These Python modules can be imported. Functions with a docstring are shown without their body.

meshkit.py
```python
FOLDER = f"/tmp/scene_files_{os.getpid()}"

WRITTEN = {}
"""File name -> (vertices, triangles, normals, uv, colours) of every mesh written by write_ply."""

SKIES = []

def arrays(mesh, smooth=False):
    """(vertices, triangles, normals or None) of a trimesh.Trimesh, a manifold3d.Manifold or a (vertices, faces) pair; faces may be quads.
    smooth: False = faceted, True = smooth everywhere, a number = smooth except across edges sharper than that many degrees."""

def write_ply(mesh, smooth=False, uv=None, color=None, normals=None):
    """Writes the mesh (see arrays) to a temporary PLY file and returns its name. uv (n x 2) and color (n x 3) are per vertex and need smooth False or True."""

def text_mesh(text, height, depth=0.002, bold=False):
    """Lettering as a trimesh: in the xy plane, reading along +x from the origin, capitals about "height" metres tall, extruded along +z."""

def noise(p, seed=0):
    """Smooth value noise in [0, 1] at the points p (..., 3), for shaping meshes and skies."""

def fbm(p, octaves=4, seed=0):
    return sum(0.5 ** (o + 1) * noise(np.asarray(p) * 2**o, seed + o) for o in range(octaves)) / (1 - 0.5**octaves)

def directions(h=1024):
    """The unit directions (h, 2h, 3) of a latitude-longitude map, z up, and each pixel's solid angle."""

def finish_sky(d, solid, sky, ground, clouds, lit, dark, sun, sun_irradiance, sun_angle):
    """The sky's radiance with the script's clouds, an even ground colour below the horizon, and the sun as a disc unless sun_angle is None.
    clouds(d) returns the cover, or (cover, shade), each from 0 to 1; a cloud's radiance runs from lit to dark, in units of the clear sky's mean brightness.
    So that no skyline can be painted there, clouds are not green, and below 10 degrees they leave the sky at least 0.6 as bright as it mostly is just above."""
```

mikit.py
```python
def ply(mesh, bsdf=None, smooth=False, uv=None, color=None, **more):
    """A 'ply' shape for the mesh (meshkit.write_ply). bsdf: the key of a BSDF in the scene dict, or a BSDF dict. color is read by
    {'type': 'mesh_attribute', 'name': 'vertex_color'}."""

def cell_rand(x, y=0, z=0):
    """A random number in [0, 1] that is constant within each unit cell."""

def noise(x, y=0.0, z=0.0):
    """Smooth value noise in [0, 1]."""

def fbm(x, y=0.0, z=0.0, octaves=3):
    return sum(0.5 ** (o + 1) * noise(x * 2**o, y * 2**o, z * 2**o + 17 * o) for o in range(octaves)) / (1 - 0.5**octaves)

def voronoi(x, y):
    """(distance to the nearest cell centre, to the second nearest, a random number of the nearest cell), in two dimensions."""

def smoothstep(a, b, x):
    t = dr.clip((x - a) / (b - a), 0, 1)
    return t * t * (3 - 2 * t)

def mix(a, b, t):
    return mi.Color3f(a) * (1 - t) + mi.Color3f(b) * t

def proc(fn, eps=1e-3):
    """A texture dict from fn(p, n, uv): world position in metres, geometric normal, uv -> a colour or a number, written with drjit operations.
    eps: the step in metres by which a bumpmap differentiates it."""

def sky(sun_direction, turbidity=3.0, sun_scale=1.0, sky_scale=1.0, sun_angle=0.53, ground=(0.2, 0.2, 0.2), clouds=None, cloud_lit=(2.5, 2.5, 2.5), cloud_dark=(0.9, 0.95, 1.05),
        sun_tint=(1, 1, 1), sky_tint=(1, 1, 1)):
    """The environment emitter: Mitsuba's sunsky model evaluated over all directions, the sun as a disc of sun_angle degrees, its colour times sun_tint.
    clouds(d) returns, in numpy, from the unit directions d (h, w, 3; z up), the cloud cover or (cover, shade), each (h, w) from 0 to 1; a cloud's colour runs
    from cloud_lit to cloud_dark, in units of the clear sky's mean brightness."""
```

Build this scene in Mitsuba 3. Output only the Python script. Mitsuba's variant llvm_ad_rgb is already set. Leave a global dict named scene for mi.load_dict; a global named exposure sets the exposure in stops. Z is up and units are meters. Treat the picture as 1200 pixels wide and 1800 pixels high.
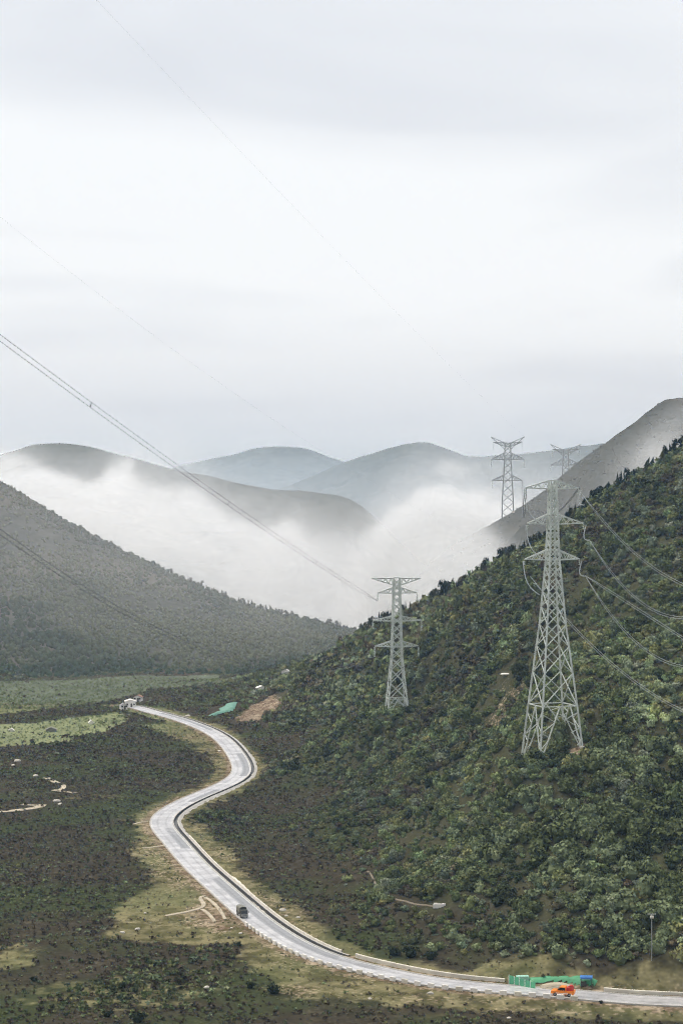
import math, random
import numpy as np
import trimesh
import drjit as dr
import mitsuba as mi
import mikit, meshkit
from scipy.interpolate import RBFInterpolator, RegularGridInterpolator
from scipy.spatial import cKDTree

T = mi.ScalarTransform4f
F = 600 / math.tan(math.radians(10))          # focal length in photo pixels (1200 wide)
EYE = 100.0
# ------------------------------------------------------------------ camera, sky, exposure
scene, labels = {}, {}
scene['haze_air'] = {'type': 'homogeneous', 'albedo': {'type': 'rgb', 'value': [0.955, 0.962, 0.968]},
                     'phase': {'type': 'hg', 'g': 0.55},
                     'sigma_t': {'type': 'rgb', 'value': [0.000050, 0.000080, 0.000132]}}
scene['camera'] = {'type': 'perspective', 'fov': 20.0, 'fov_axis': 'x', 'near_clip': 1.0, 'far_clip': 40000.0,
                   'to_world': T().look_at(origin=[0, 0, EYE], target=[0, 100, EYE], up=[0, 0, 1]),
                   'medium': {'type': 'ref', 'id': 'haze_air'}}


def cloud_deck(d):
    """overcast: a closed layer of stratus, its underside uneven"""
    z = np.maximum(d[..., 2], 0.0) + 0.075
    px, py = d[..., 0] / z, d[..., 1] / z
    q = np.stack([px * 0.8, py * 1.05, px * 0 + 3.1], -1)
    warp = meshkit.fbm(q * 0.7 + 11.0, 3, 5) - 0.5
    n = meshkit.fbm(q + warp[..., None] * 1.8, 5, 2)
    big = meshkit.fbm(q * 0.45 + 4.0, 3, 9)
    thick = np.clip((n - 0.42) * 1.5 + (big - 0.5) * 1.7, 0, 1)
    low = 1 - np.clip((d[..., 2] - 0.045) / 0.07, 0, 1)          # towards the horizon one looks through more of the layer
    low = low * low * (3 - 2 * low)
    return np.ones_like(z), np.clip(0.08 + 0.95 * thick * (1 - 0.55 * low) + 0.46 * low, 0, 1)


scene['sky'] = mikit.sky([-0.45, 0.30, 0.84], turbidity=4, sun_scale=0.55, sun_angle=24.0, sun_tint=(0.90, 0.96, 1.10), clouds=cloud_deck,
                         cloud_lit=(2.41, 2.50, 2.60), cloud_dark=(1.46, 1.56, 1.76))
exposure = 1.9

# ------------------------------------------------------------------ helpers
rng = np.random.default_rng(7)


def rgb(c):
    return {'type': 'rgb', 'value': list(map(float, c))}


def numbered(name):
    taken = lambda k: k in scene or k in labels or any(s.startswith(k + '__') for s in scene)
    if not taken(name):
        return name
    i = 1
    while taken(f'{name}_{i:03d}'):
        i += 1
    return f'{name}_{i:03d}'


def tag(key, label=None, cat=None, group=None, kind=None):
    d = {}
    if label: d['label'] = label
    if cat: d['category'] = cat
    if group: d['group'] = group
    if kind: d['kind'] = kind
    labels[key] = d
    return key


def thing(name, label, cat, group=None):
    return tag(numbered(name), label, cat, group)


counters = {}


def part(parent, name, mesh, bsdf, smooth=False, kind=None, label=None, **kw):
    base = f'{parent}__{name}'
    n = counters.get(base, 0)
    counters[base] = n + 1
    key = base if n == 0 else f'{base}_{n:03d}'
    scene[key] = mikit.ply(mesh, bsdf, smooth=smooth, **kw)
    if kind or label:
        tag(key, label, None, None, kind)
    return key


def single(name, mesh, bsdf, label, cat, group=None, smooth=False, kind=None, **kw):
    key = numbered(name)
    scene[key] = mikit.ply(mesh, bsdf, smooth=smooth, **kw)
    return tag(key, label, cat, group, kind)


def struct(name, mesh, bsdf, smooth=True, **kw):
    key = numbered(name)
    scene[key] = mikit.ply(mesh, bsdf, smooth=smooth, **kw)
    return tag(key, kind='structure')


def P(px, py, d):
    """the point at distance d that the photo shows at (px, py)"""
    return np.array([(px - 600) / F * d, d, EYE - (py - 900) / F * d])


def join(ms):
    return trimesh.util.concatenate(ms)


BOXV = np.array([[x, y, z] for x in (-1, 1) for y in (-1, 1) for z in (-1, 1)], float) / 2
BOXF = np.array([[0, 1, 3], [0, 3, 2], [4, 6, 7], [4, 7, 5], [0, 4, 5], [0, 5, 1], [2, 3, 7], [2, 7, 6], [0, 2, 6], [0, 6, 4], [1, 5, 7], [1, 7, 3]])


def beam(p, q, w, h=None):
    p, q = np.asarray(p, float), np.asarray(q, float)
    a = q - p
    L = np.linalg.norm(a)
    a = a / L
    b = np.cross(a, [0, 0, 1] if abs(a[2]) < 0.95 else [1, 0, 0])
    b /= np.linalg.norm(b)
    c = np.cross(a, b)
    h = h or w
    v = (p + q) / 2 + BOXV[:, :1] * L * a + BOXV[:, 1:2] * w * b + BOXV[:, 2:] * h * c
    return trimesh.Trimesh(v, BOXF, process=False)


def box(cx, cy, cz, sx, sy, sz):
    return trimesh.Trimesh(BOXV * [sx, sy, sz] + [cx, cy, cz], BOXF, process=False)


def rbox(cx, cy, cz, sx, sy, sz, c=0.06):
    """a box with chamfered edges"""
    v = []
    for s in BOXV * 2:
        for k in range(3):
            q = s * np.array([sx, sy, sz]) / 2
            for j in range(3):
                if j != k:
                    q[j] -= s[j] * c
            v.append(q)
    m = trimesh.convex.convex_hull(np.array(v))
    m.apply_translation([cx, cy, cz])
    return m


def prism(poly, y0, y1):
    """the outline poly (x, z) extruded along y"""
    import shapely.geometry as sg
    m = trimesh.creation.extrude_polygon(sg.Polygon(poly), y1 - y0, engine='earcut')
    v = m.vertices.copy()
    return trimesh.Trimesh(np.stack([v[:, 0], y1 - v[:, 2], v[:, 1]], 1), m.faces, process=False)


def tube(pts, r, sides=5):
    p = np.asarray(pts, float)
    t = np.gradient(p, axis=0)
    t /= np.linalg.norm(t, axis=1, keepdims=True)
    a = np.cross(t, np.where(np.abs(t[:, 2:]) < 0.95, [0, 0, 1.0], [1.0, 0, 0]))
    a /= np.linalg.norm(a, axis=1, keepdims=True)
    b = np.cross(t, a)
    g = np.arange(sides) * 2 * np.pi / sides
    v = p[:, None] + r * (np.cos(g)[None, :, None] * a[:, None] + np.sin(g)[None, :, None] * b[:, None])
    i, j = np.meshgrid(np.arange(len(p) - 1), np.arange(sides), indexing='ij')
    f = np.stack([i * sides + j, i * sides + (j + 1) % sides, (i + 1) * sides + (j + 1) % sides, (i + 1) * sides + j], -1).reshape(-1, 4)
    return trimesh.Trimesh(v.reshape(-1, 3), np.vstack([f[:, [0, 1, 2]], f[:, [0, 2, 3]]]), process=False)


def grid_faces(ny, nx):
    i, j = np.meshgrid(np.arange(ny - 1), np.arange(nx - 1), indexing='ij')
    a = i * nx + j
    q = np.stack([a, a + 1, a + nx + 1, a + nx], -1).reshape(-1, 4)
    return np.vstack([q[:, [0, 1, 2]], q[:, [0, 2, 3]]])


def fb(x, y, s, o=4, seed=0):
    return meshkit.fbm(np.stack([x / s, y / s, np.zeros_like(x) + 0.37], -1), o, seed) - 0.5


def sstep(a, b, x):
    t = np.clip((x - a) / (b - a), 0, 1)
    return t * t * (3 - 2 * t)


# ------------------------------------------------------------------ terrain: the valley and the hillside
ctl = []
for px, rows in {
    1330: [(1700, 395), (1500, 430), (1300, 468), (1100, 520), (900, 580), (740, 640)],
    1200: [(1690, 400), (1600, 418), (1400, 455), (1200, 500), (1000, 555), (815, 620)],
    1085: [(1690, 408), (1500, 442), (1300, 486), (1100, 550), (868, 650)],
    970: [(1705, 408), (1600, 428), (1450, 460), (1320, 490), (1200, 530), (1050, 600), (945, 680)],
    850: [(1690, 420), (1600, 445), (1450, 500), (1300, 570), (1150, 660), (1005, 760)],
    1140: [(840, 635)], 1030: [(904, 665)], 910: [(973, 720)], 800: [(1035, 800)],
    770: [(1055, 840)], 735: [(1072, 880)], 660: [(1104, 965)],
    700: [(1690, 427), (1600, 460), (1450, 550), (1350, 650), (1250, 800), (1170, 870), (1087, 930)],
    620: [(1660, 445), (1500, 545), (1350, 690), (1250, 830), (1180, 930), (1122, 1000)],
    540: [(1590, 490), (1450, 600), (1320, 760), (1240, 900), (1190, 1000), (1172, 1050)],
    450: [(1230, 970), (1200, 1055)],
    350: [(1226, 1010)],
}.items():
    for py, d in rows:
        ctl.append(P(px, py, d))
    if px >= 620:                               # beyond the crest the ground falls away
        r = P(px, *rows[-1])
        ctl += [r + [12, 110, -32], r + [25, 260, -115]]
road_px = [(1420, 1771), (1300, 1767), (1200, 1762), (1100, 1757), (1000, 1748), (880, 1739), (760, 1726), (660, 1707), (585, 1688), (525, 1664), (470, 1631),
           (428, 1598), (385, 1560), (340, 1518), (303, 1476), (284, 1447), (301, 1424), (345, 1401), (394, 1380), (419, 1364), (424, 1348),
           (411, 1322), (386, 1296), (350, 1277), (300, 1260), (262, 1250), (236, 1243), (205, 1240)]
for px, py in road_px:
    d = (EYE - 0.6) * F / (py - 900)
    ctl.append(P(px, py, d))
for px in (-150, 0, 120, 240):                   # the flat ground left of the road
    for d in (380, 450, 520, 610, 720, 850, 1000, 1160, 1300):
        ctl.append([(px - 600) / F * d - 0, d, 0.8 * math.sin(px * 0.02 + d * 0.013)])
for px, d in ((330, 700), (330, 800), (360, 430), (450, 400), (600, 375), (800, 375), (1000, 372), (1250, 372), (300, 1160), (400, 1160), (470, 1180), (380, 1300), (500, 1300)):
    ctl.append([(px - 600) / F * d, d, 0.0])
for x in (-330, -120, 0, 120, 330):                # the hill the photographer stands on
    for d, z in ((-120, 150), (0, 97), (25, 84), (80, 61), (150, 39), (250, 13), (330, 1.5)):
        ctl.append([x, d, z])
ctl = np.array(ctl)
_, keep = np.unique(np.round(ctl[:, :2] / 3), axis=0, return_index=True)
ctl = ctl[np.sort(keep)]
rbf = RBFInterpolator(ctl[:, :2], ctl[:, 2], kernel='linear', smoothing=0.0)
rbf2 = RBFInterpolator(ctl[:, :2], ctl[:, 2], kernel='thin_plate_spline', smoothing=0.0)

road_pts = np.array([P(px, py, (EYE - 0.6) * F / (py - 900)) for px, py in road_px])


def spline(p, step):
    from scipy.interpolate import CubicSpline
    s = np.r_[0, np.cumsum(np.linalg.norm(np.diff(p[:, :2], axis=0), axis=1) ** 0.5)]
    q = CubicSpline(s, p)(np.linspace(0, s[-1], 4000))
    L = np.r_[0, np.cumsum(np.linalg.norm(np.diff(q[:, :2], axis=0), axis=1))]
    return np.stack([np.interp(np.arange(0, L[-1], step), L, q[:, k]) for k in range(q.shape[1])], 1)


road = spline(road_pts, 1.0)
road[:, 2] = 0.6
road_tree = cKDTree(road[:, :2])
ROAD_HALF = 3.45


def H0(x, y):
    """the ground without its fine relief"""
    q = np.stack([np.clip(x, -360, 340), y], -1).reshape(-1, 2)
    z = rbf2(q).reshape(x.shape)
    return z + (-230 - z) * sstep(1290, 1560, y)


gx = np.unique(np.round(np.r_[-6000, -3000, -1600, -1000, np.arange(-700, -230, 18.0), np.arange(-230, 215, 1.5), np.arange(215, 700, 16.0), 1000, 1600, 3000, 6000], 3))
gy = np.unique(np.round(np.r_[-900, -500, np.arange(-300, 345, 12.0), np.arange(345, 760, 1.4), np.arange(760, 1330, 2.0), np.arange(1330, 1600, 18.0), 2000, 3000, 5000, 9500], 3))
# the interpolation is smooth, so it is evaluated on a coarser grid
cx = np.unique(np.r_[gx[(gx < -230) | (gx > 215)], np.arange(-232, 218, 6.0)])
cy = np.unique(np.r_[gy[(gy < 340) | (gy > 1330)], np.arange(338, 1336, 6.0)])
CX, CY = np.meshgrid(cx, cy)
coarse = RegularGridInterpolator((cy, cx), H0(CX, CY), method='linear', bounds_error=False, fill_value=None)
GX, GY = np.meshgrid(gx, gy)
Z = coarse(np.stack([GY, GX], -1).reshape(-1, 2)).reshape(GX.shape)
rd, ri = road_tree.query(np.stack([GX, GY], -1).reshape(-1, 2))
rd, ri = rd.reshape(GX.shape), ri.reshape(GX.shape)
hilly = sstep(1.5, 14, Z)
Z += fb(GX, GY, 34, 4, 3) * (1.3 + 3.0 * hilly) * sstep(5, 30, rd) + fb(GX, GY, 5, 3, 8) * (0.35 + 0.7 * hilly) * sstep(4, 9, rd)
Z = Z + (0.42 - Z) * (1 - sstep(ROAD_HALF + 0.5, ROAD_HALF + 7.5, rd))
_t = np.gradient(road[:, :2], axis=0)
_t /= np.linalg.norm(_t, axis=1, keepdims=True)
side_ = (GX - road[ri, 0]) * _t[ri, 1] - (GY - road[ri, 1]) * _t[ri, 0]
DITCH_FROM = int(np.argmin(np.hypot(road[:, 0] - 0.0, road[:, 1] - 432)))
Z = np.where((side_ > 0) & (ri > DITCH_FROM + 2) & (ri < len(road) - 4), Z - 1.15 * (1 - sstep(5.1, 6.3, rd)), Z)
for bx, by, rad in ((53.0, 486.0, 9.0), (20.4, 700.0, 8.0)):       # the levelled pads the pylons stand on
    z0 = float(coarse([[by, bx]])[0])
    w = (0.74 if by < 600 else 0.9) * (1 - sstep(rad, rad + 11, np.hypot(GX - bx, GY - by)))
    Z = Z + (z0 - Z) * w
ground_z = RegularGridInterpolator((gy, gx), Z, method='linear', bounds_error=False, fill_value=None)


def H(x, y):
    return ground_z(np.stack(np.broadcast_arrays(y, x), -1))


def at(px, py, d0=360.0, d1=1300.0):
    """where the line of sight through the photo's pixel meets the ground"""
    d = np.arange(d0, d1, 0.5)
    x, z = (px - 600) / F * d, EYE - (py - 900) / F * d
    below = np.nonzero(H(x, d) >= z)[0]
    i = below[0] if len(below) else len(d) - 1
    return np.array([x[i], d[i], float(H(x[i], d[i]))])


# what grows where, in plan: uv = (grass, bare earth)
import shapely
import shapely.geometry as sg


def patch(pts, soft=4.0, seed=1, wob=6.0):
    """how far each grid point lies inside the plan outline of the photo's patch, with an uneven edge"""
    poly = sg.Polygon([at(*p)[:2] for p in pts]).buffer(0)
    x0, y0, x1, y1 = poly.bounds
    m = (GX > x0 - 25) & (GX < x1 + 25) & (GY > y0 - 25) & (GY < y1 + 25)
    out = np.zeros_like(GX)
    pt = shapely.points(GX[m], GY[m])
    d = np.where(shapely.contains(poly, pt), shapely.distance(poly.exterior, pt), -shapely.distance(poly, pt))
    out[m] = sstep(-soft, soft, d + fb(GX[m], GY[m], 12, 3, seed) * 2 * wob)
    return out


n1, n2 = fb(GX, GY, 45, 4, 21), fb(GX, GY, 9, 3, 22)
grass = np.zeros_like(Z)
earth = np.zeros_like(Z)
verge = 1 - sstep(6, 12 + 16 * (n2 + 0.05) + 10 * n1, rd)
grass = np.maximum(grass, verge * 0.9)
earth = np.maximum(earth, (1 - sstep(4.5, 8.5, rd + 8 * n2)) * 0.75)
for pts, g, e in [
    ([(185, 1630), (240, 1575), (300, 1540), (345, 1560), (400, 1600), (430, 1640), (400, 1665), (300, 1655), (190, 1650)], 1.0, 0.0),
    ([(260, 1450), (300, 1500), (360, 1560), (390, 1590), (340, 1600), (280, 1560), (240, 1490)], 0.85, 0.35),
    ([(320, 1600), (360, 1575), (400, 1600), (420, 1640), (380, 1640), (330, 1625)], 0.4, 0.7),
    ([(420, 1660), (480, 1650), (560, 1700), (700, 1740), (900, 1765), (1200, 1785), (1200, 1799), (500, 1760), (440, 1700)], 0.9, 0.25),
    ([(-60, 1277), (60, 1272), (130, 1263), (205, 1252), (220, 1262), (185, 1284), (110, 1306), (-60, 1316)], 1.5, 0.0),
    ([(-80, 1202), (100, 1196), (380, 1186), (430, 1192), (260, 1212), (200, 1232), (60, 1250), (-80, 1262)], 0.8, 0.0),
    ([(0, 1735), (200, 1720), (400, 1735), (330, 1775), (0, 1775)], 0.5, 0.0),
    ([(0, 1660), (60, 1655), (60, 1690), (20, 1705), (-20, 1700)], 0.8, 0.0),
    ([(830, 1700), (880, 1690), (990, 1692), (1000, 1706), (840, 1722)], 1.1, 0.0),
    ([(300, 1270), (350, 1285), (390, 1320), (405, 1350), (390, 1370), (370, 1340), (340, 1310), (250, 1275)], 0.85, 0.3),
    ([(425, 1320), (450, 1330), (452, 1370), (435, 1360)], 0.8, 0.4),
    ([(340, 1440), (400, 1490), (470, 1560), (560, 1640), (600, 1690), (540, 1670), (450, 1590), (370, 1500), (315, 1450)], 0.8, 0.3),
    ([(420, 1268), (430, 1245), (480, 1222), (495, 1232), (480, 1252), (450, 1268)], 0.0, 1.0),
    ([(960, 1335), (1000, 1310), (1030, 1308), (1000, 1345)], 0.3, 0.9),
    ([(880, 1190), (960, 1190), (920, 1250), (850, 1260)], 0.0, 0.35),
    ([(440, 1170), (500, 1178), (520, 1190), (480, 1200)], 0.5, 0.3),
]:
    m = patch(pts)
    grass, earth = np.maximum(grass, m * g), np.maximum(earth, m * e)
grass = np.clip(grass * (0.75 + 1.1 * (n1 + 0.15)), 0, 1)
grass = np.maximum(grass, sstep(0.12, 0.3, n1) * 0.35)
earth = np.clip(earth + (earth > 0.1) * n2 * 0.8, 0, 1)
GRASS = RegularGridInterpolator((gy, gx), grass, bounds_error=False, fill_value=0)
EARTH = RegularGridInterpolator((gy, gx), earth, bounds_error=False, fill_value=0)


def ground_color(p, n, uv):
    a = mikit.fbm(p.x * 0.028, p.y * 0.028, 0.5, 4)
    b = mikit.fbm(p.x * 0.35, p.y * 0.35, p.z * 0.35, 3)
    c = mikit.noise(p.x * 1.7, p.y * 1.7, p.z * 1.7)
    heath = mikit.mix((0.034, 0.030, 0.021), (0.074, 0.064, 0.043), b)
    heath = mikit.mix(heath, (0.050, 0.060, 0.028), mikit.smoothstep(0.42, 0.62, a))
    heath = mikit.mix(heath, (0.074, 0.076, 0.042), mikit.smoothstep(3.0, 14.0, p.z) * 0.75)
    turf = mikit.mix((0.100, 0.096, 0.044), (0.205, 0.185, 0.100), mikit.smoothstep(0.3, 0.7, b))
    turf = mikit.mix(turf, (0.13, 0.14, 0.066), mikit.smoothstep(0.42, 0.62, a) * 0.6)
    turf = mikit.mix(turf, (0.115, 0.135, 0.092), mikit.smoothstep(950.0, 1050.0, p.y))
    turf = turf * (0.72 + 0.56 * mikit.fbm(p.x * 0.09, p.y * 0.045, 3.0, 3))
    turf = mikit.mix(turf, mi.Color3f(0.215, 0.245, 0.130) * (0.7 + 0.6 * mikit.fbm(p.x * 0.11, p.y * 0.05, 5.0, 3)), mikit.smoothstep(780.0, 850.0, p.y) * (1 - mikit.smoothstep(930.0, 1000.0, p.y)) * mikit.smoothstep(-70.0, -100.0, p.x) * 0.85)
    soil = mikit.mix((0.15, 0.105, 0.07), (0.34, 0.28, 0.20), mikit.smoothstep(0.35, 0.75, 0.6 * b + 0.4 * c))
    out = mikit.mix(heath, turf, mikit.smoothstep(0.15, 0.75, uv.x + (b - 0.5) * 0.9))
    out = mikit.mix(out, soil, mikit.smoothstep(0.25, 0.8, uv.y + (c - 0.5) * 0.8))
    return out * (0.75 + 0.5 * c)


scene['m_ground'] = {'type': 'twosided', 'bsdf': {'type': 'diffuse', 'reflectance': mikit.proc(ground_color)}}
struct('ground', (np.stack([GX, GY, Z], -1).reshape(-1, 3), grid_faces(*GX.shape)), 'm_ground', uv=np.stack([grass, earth], -1).reshape(-1, 2))

# ------------------------------------------------------------------ mountains behind
def wood_color(p, n, uv):
    a = mikit.fbm(p.x * 0.012, p.y * 0.009, 0.5, 4)
    b = mikit.fbm(p.x * 0.16, p.y * 0.16, p.z * 0.16, 3)
    c = mikit.mix((0.040, 0.050, 0.038), (0.078, 0.080, 0.070), b)
    return mikit.mix(c, (0.115, 0.105, 0.085), mikit.smoothstep(0.5, 0.72, a) * 0.8)


scene['m_mountain'] = {'type': 'twosided', 'bsdf': {'type': 'diffuse', 'reflectance': mikit.proc(wood_color)}}


def forest_color(p, n, uv):
    b = mikit.fbm(p.x * 0.008, p.y * 0.008, p.z * 0.012, 4)
    return mikit.mix((0.022, 0.036, 0.028), (0.045, 0.058, 0.046), mikit.smoothstep(0.4, 0.65, b))


scene['m_far_forest'] = {'type': 'twosided', 'bsdf': {'type': 'diffuse', 'reflectance': mikit.proc(forest_color)}}


def ridge_mountain(ridge, x0, x1, nx, front, back, ny, drop_front, drop_back, rough, seed, base=-240.0, plan_shift=0.0):
    """A mountain from its crest (photo pixel and distance); front, back: metres to either side; drops: slope of each side."""
    r = np.array([P(*q) for q in ridge])
    r = r[np.argsort(r[:, 0])]
    from scipy.interpolate import PchipInterpolator
    xs = np.linspace(x0, x1, nx)
    from scipy.ndimage import gaussian_filter1d
    cy_, cz_ = np.interp(xs, r[:, 0], r[:, 1]), PchipInterpolator(r[:, 0], r[:, 2])(np.clip(xs, r[0, 0], r[-1, 0]))
    cy_ = gaussian_filter1d(cy_, 0.04 * nx, mode='nearest')
    cz_ = cz_ * 0.4 + 0.6 * gaussian_filter1d(cz_, 0.010 * nx, mode='nearest')
    cz_ = cz_ + (fb(xs, xs * 0, rough * 6, 4, seed + 7) * 0.9 + fb(xs, xs * 0, rough * 1.2, 3, seed + 8) * 0.22) * rough * 0.7
    s = np.r_[-front * np.linspace(1, 0, ny) ** 1.5, back * np.linspace(0, 1, ny // 2)[1:] ** 1.5]
    X, S = np.meshgrid(xs, s)
    Yc, Zc = np.broadcast_to(cy_, X.shape), np.broadcast_to(cz_, X.shape)
    n = fb(X, S * 0.75 + Yc, rough * 7, 5, seed) * (1.5 if rough > 30 else 1.0)
    amp = np.minimum(1, np.abs(S) / (rough * 3)) * rough
    zz = Zc - np.where(S < 0, -S * drop_front, S * drop_back) + n * 2 * amp - (0.35 * np.abs(fb(X + 0.5 * S, S * 0.35, rough * 4, 3, seed + 5)) * 4 * amp)
    zz += fb(X, S, rough * 0.5, 3, seed + 3) * rough * 0.10 * (rough < 30)
    return X, Yc + S, np.maximum(zz, base)


def mountain(grid, m='m_mountain'):
    X, Y, Zm = grid
    struct('mountain', (np.stack([X, Y, Zm], -1).reshape(-1, 3), grid_faces(*X.shape)), m)
    return X, Y, Zm


# left mountain: rises from the fields at 1160 m
LR = [(-400, 560, 1900), (-200, 712, 1790), (-60, 800, 1730), (0, 845, 1700), (60, 880, 1680), (100, 906, 1665), (200, 960, 1625), (300, 1010, 1590), (400, 1052, 1560), (500, 1083, 1530), (600, 1108, 1500), (650, 1122, 1490), (720, 1160, 1480), (800, 1260, 1470)]
lr = np.array([P(*q) for q in LR])
lx = np.r_[np.arange(-900, -330, 20.0), np.arange(-330, 150, 3.0)]
foot_y = np.interp(lx, [-900, -200, -110, -60, 0, 150], [1130, 1165, 1180, 1190, 1230, 1280])
crest_y, crest_z = np.interp(lx, lr[:, 0], lr[:, 1]), np.interp(lx, lr[:, 0], lr[:, 2])
tt = np.r_[np.linspace(-0.06, 1, 150), 1 + np.linspace(0, 1.2, 40)[1:] ** 1.4]
LX, TT = np.meshgrid(lx, tt)
fy, cyy, czz = (np.broadcast_to(a, LX.shape) for a in (foot_y, crest_y, crest_z))
LY = fy + (cyy - fy) * TT
rise = np.where(TT < 1, np.clip(TT, -0.1, 1) * 0.45 + 0.55 * np.clip(TT, 0, 1) ** 1.7, 1.0)
LZ = -2.0 + (czz + 2.0) * rise - np.where(TT > 1, (TT - 1) * (cyy - fy) * 0.75, 0)
bump = np.sin(np.clip(TT, 0, 1) * np.pi) ** 0.7
LZ += bump * (fb(LX, LY * 0.6, 130, 4, 31) * 26 - np.abs(fb(LX + LY * 0.25, LY * 0.22, 60, 3, 33)) * 18) + fb(LX, LY, 8, 3, 35) * 1.2 * sstep(0, 0.15, TT)
LZ = np.maximum(LZ, -240)
mountain((LX, LY, LZ))
RR = [(300, 1560, 1250), (500, 1290, 1290), (600, 1160, 1310), (700, 1050, 1330), (780, 975, 1360), (830, 944, 1380), (860, 925, 1400), (900, 901, 1418), (960, 862, 1450), (993, 832, 1480), (1060, 781, 1540), (1120, 738, 1600), (1165, 702, 1650), (1185, 697, 1670), (1230, 694, 1690), (1330, 640, 1750), (1500, 600, 1800)]
right_m = mountain(ridge_mountain(RR, -120, 620, 330, 480, 420, 150, 0.36, 0.75, 13, 41))
SR = [(740, 1300, 1250), (810, 1110, 1260), (860, 1010, 1270), (890, 955, 1280), (920, 925, 1290), (945, 912, 1300), (980, 925, 1310), (1040, 960, 1320), (1100, 1040, 1330), (1180, 1200, 1340)]
mountain(ridge_mountain(SR, 50, 232, 130, 130, 130, 70, 0.5, 0.5, 5, 43))
D1 = [(-600, 760, 3900), (-300, 790, 3800), (-100, 815, 3700), (0, 797, 3600), (60, 781, 3560), (110, 778, 3540), (150, 781, 3520), (200, 793, 3500), (260, 809, 3480), (330, 826, 3450), (400, 843, 3420), (470, 860, 3400), (560, 869, 3380), (620, 881, 3360), (650, 900, 3350), (700, 950, 3340), (800, 1030, 3330)]
mountain(ridge_mountain(D1, -1600, 300, 200, 900, 900, 90, 0.33, 0.5, 34, 51), 'm_far_forest')
D2 = [(300, 900, 4900), (420, 880, 4880), (520, 850, 4860), (600, 815, 4850), (640, 801, 4840), (690, 786, 4820), (740, 774, 4800), (780, 785, 4820), (830, 801, 4850), (880, 798, 4880), (960, 789, 4900), (1080, 775, 4950), (1300, 770, 5000)]
mountain(ridge_mountain(D2, -600, 1500, 200, 1200, 900, 90, 0.35, 0.5, 46, 61), 'm_far_forest')
D3 = [(-500, 800, 6600), (0, 835, 6500), (240, 838, 6400), (330, 815, 6350), (400, 803, 6300), (460, 788, 6280), (520, 786, 6260), (580, 804, 6240), (660, 830, 6220), (900, 840, 6200), (1500, 780, 6200)]
mountain(ridge_mountain(D3, -2600, 2200, 220, 1500, 1000, 90, 0.33, 0.5, 55, 71), 'm_far_forest')
LZf = None


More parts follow.
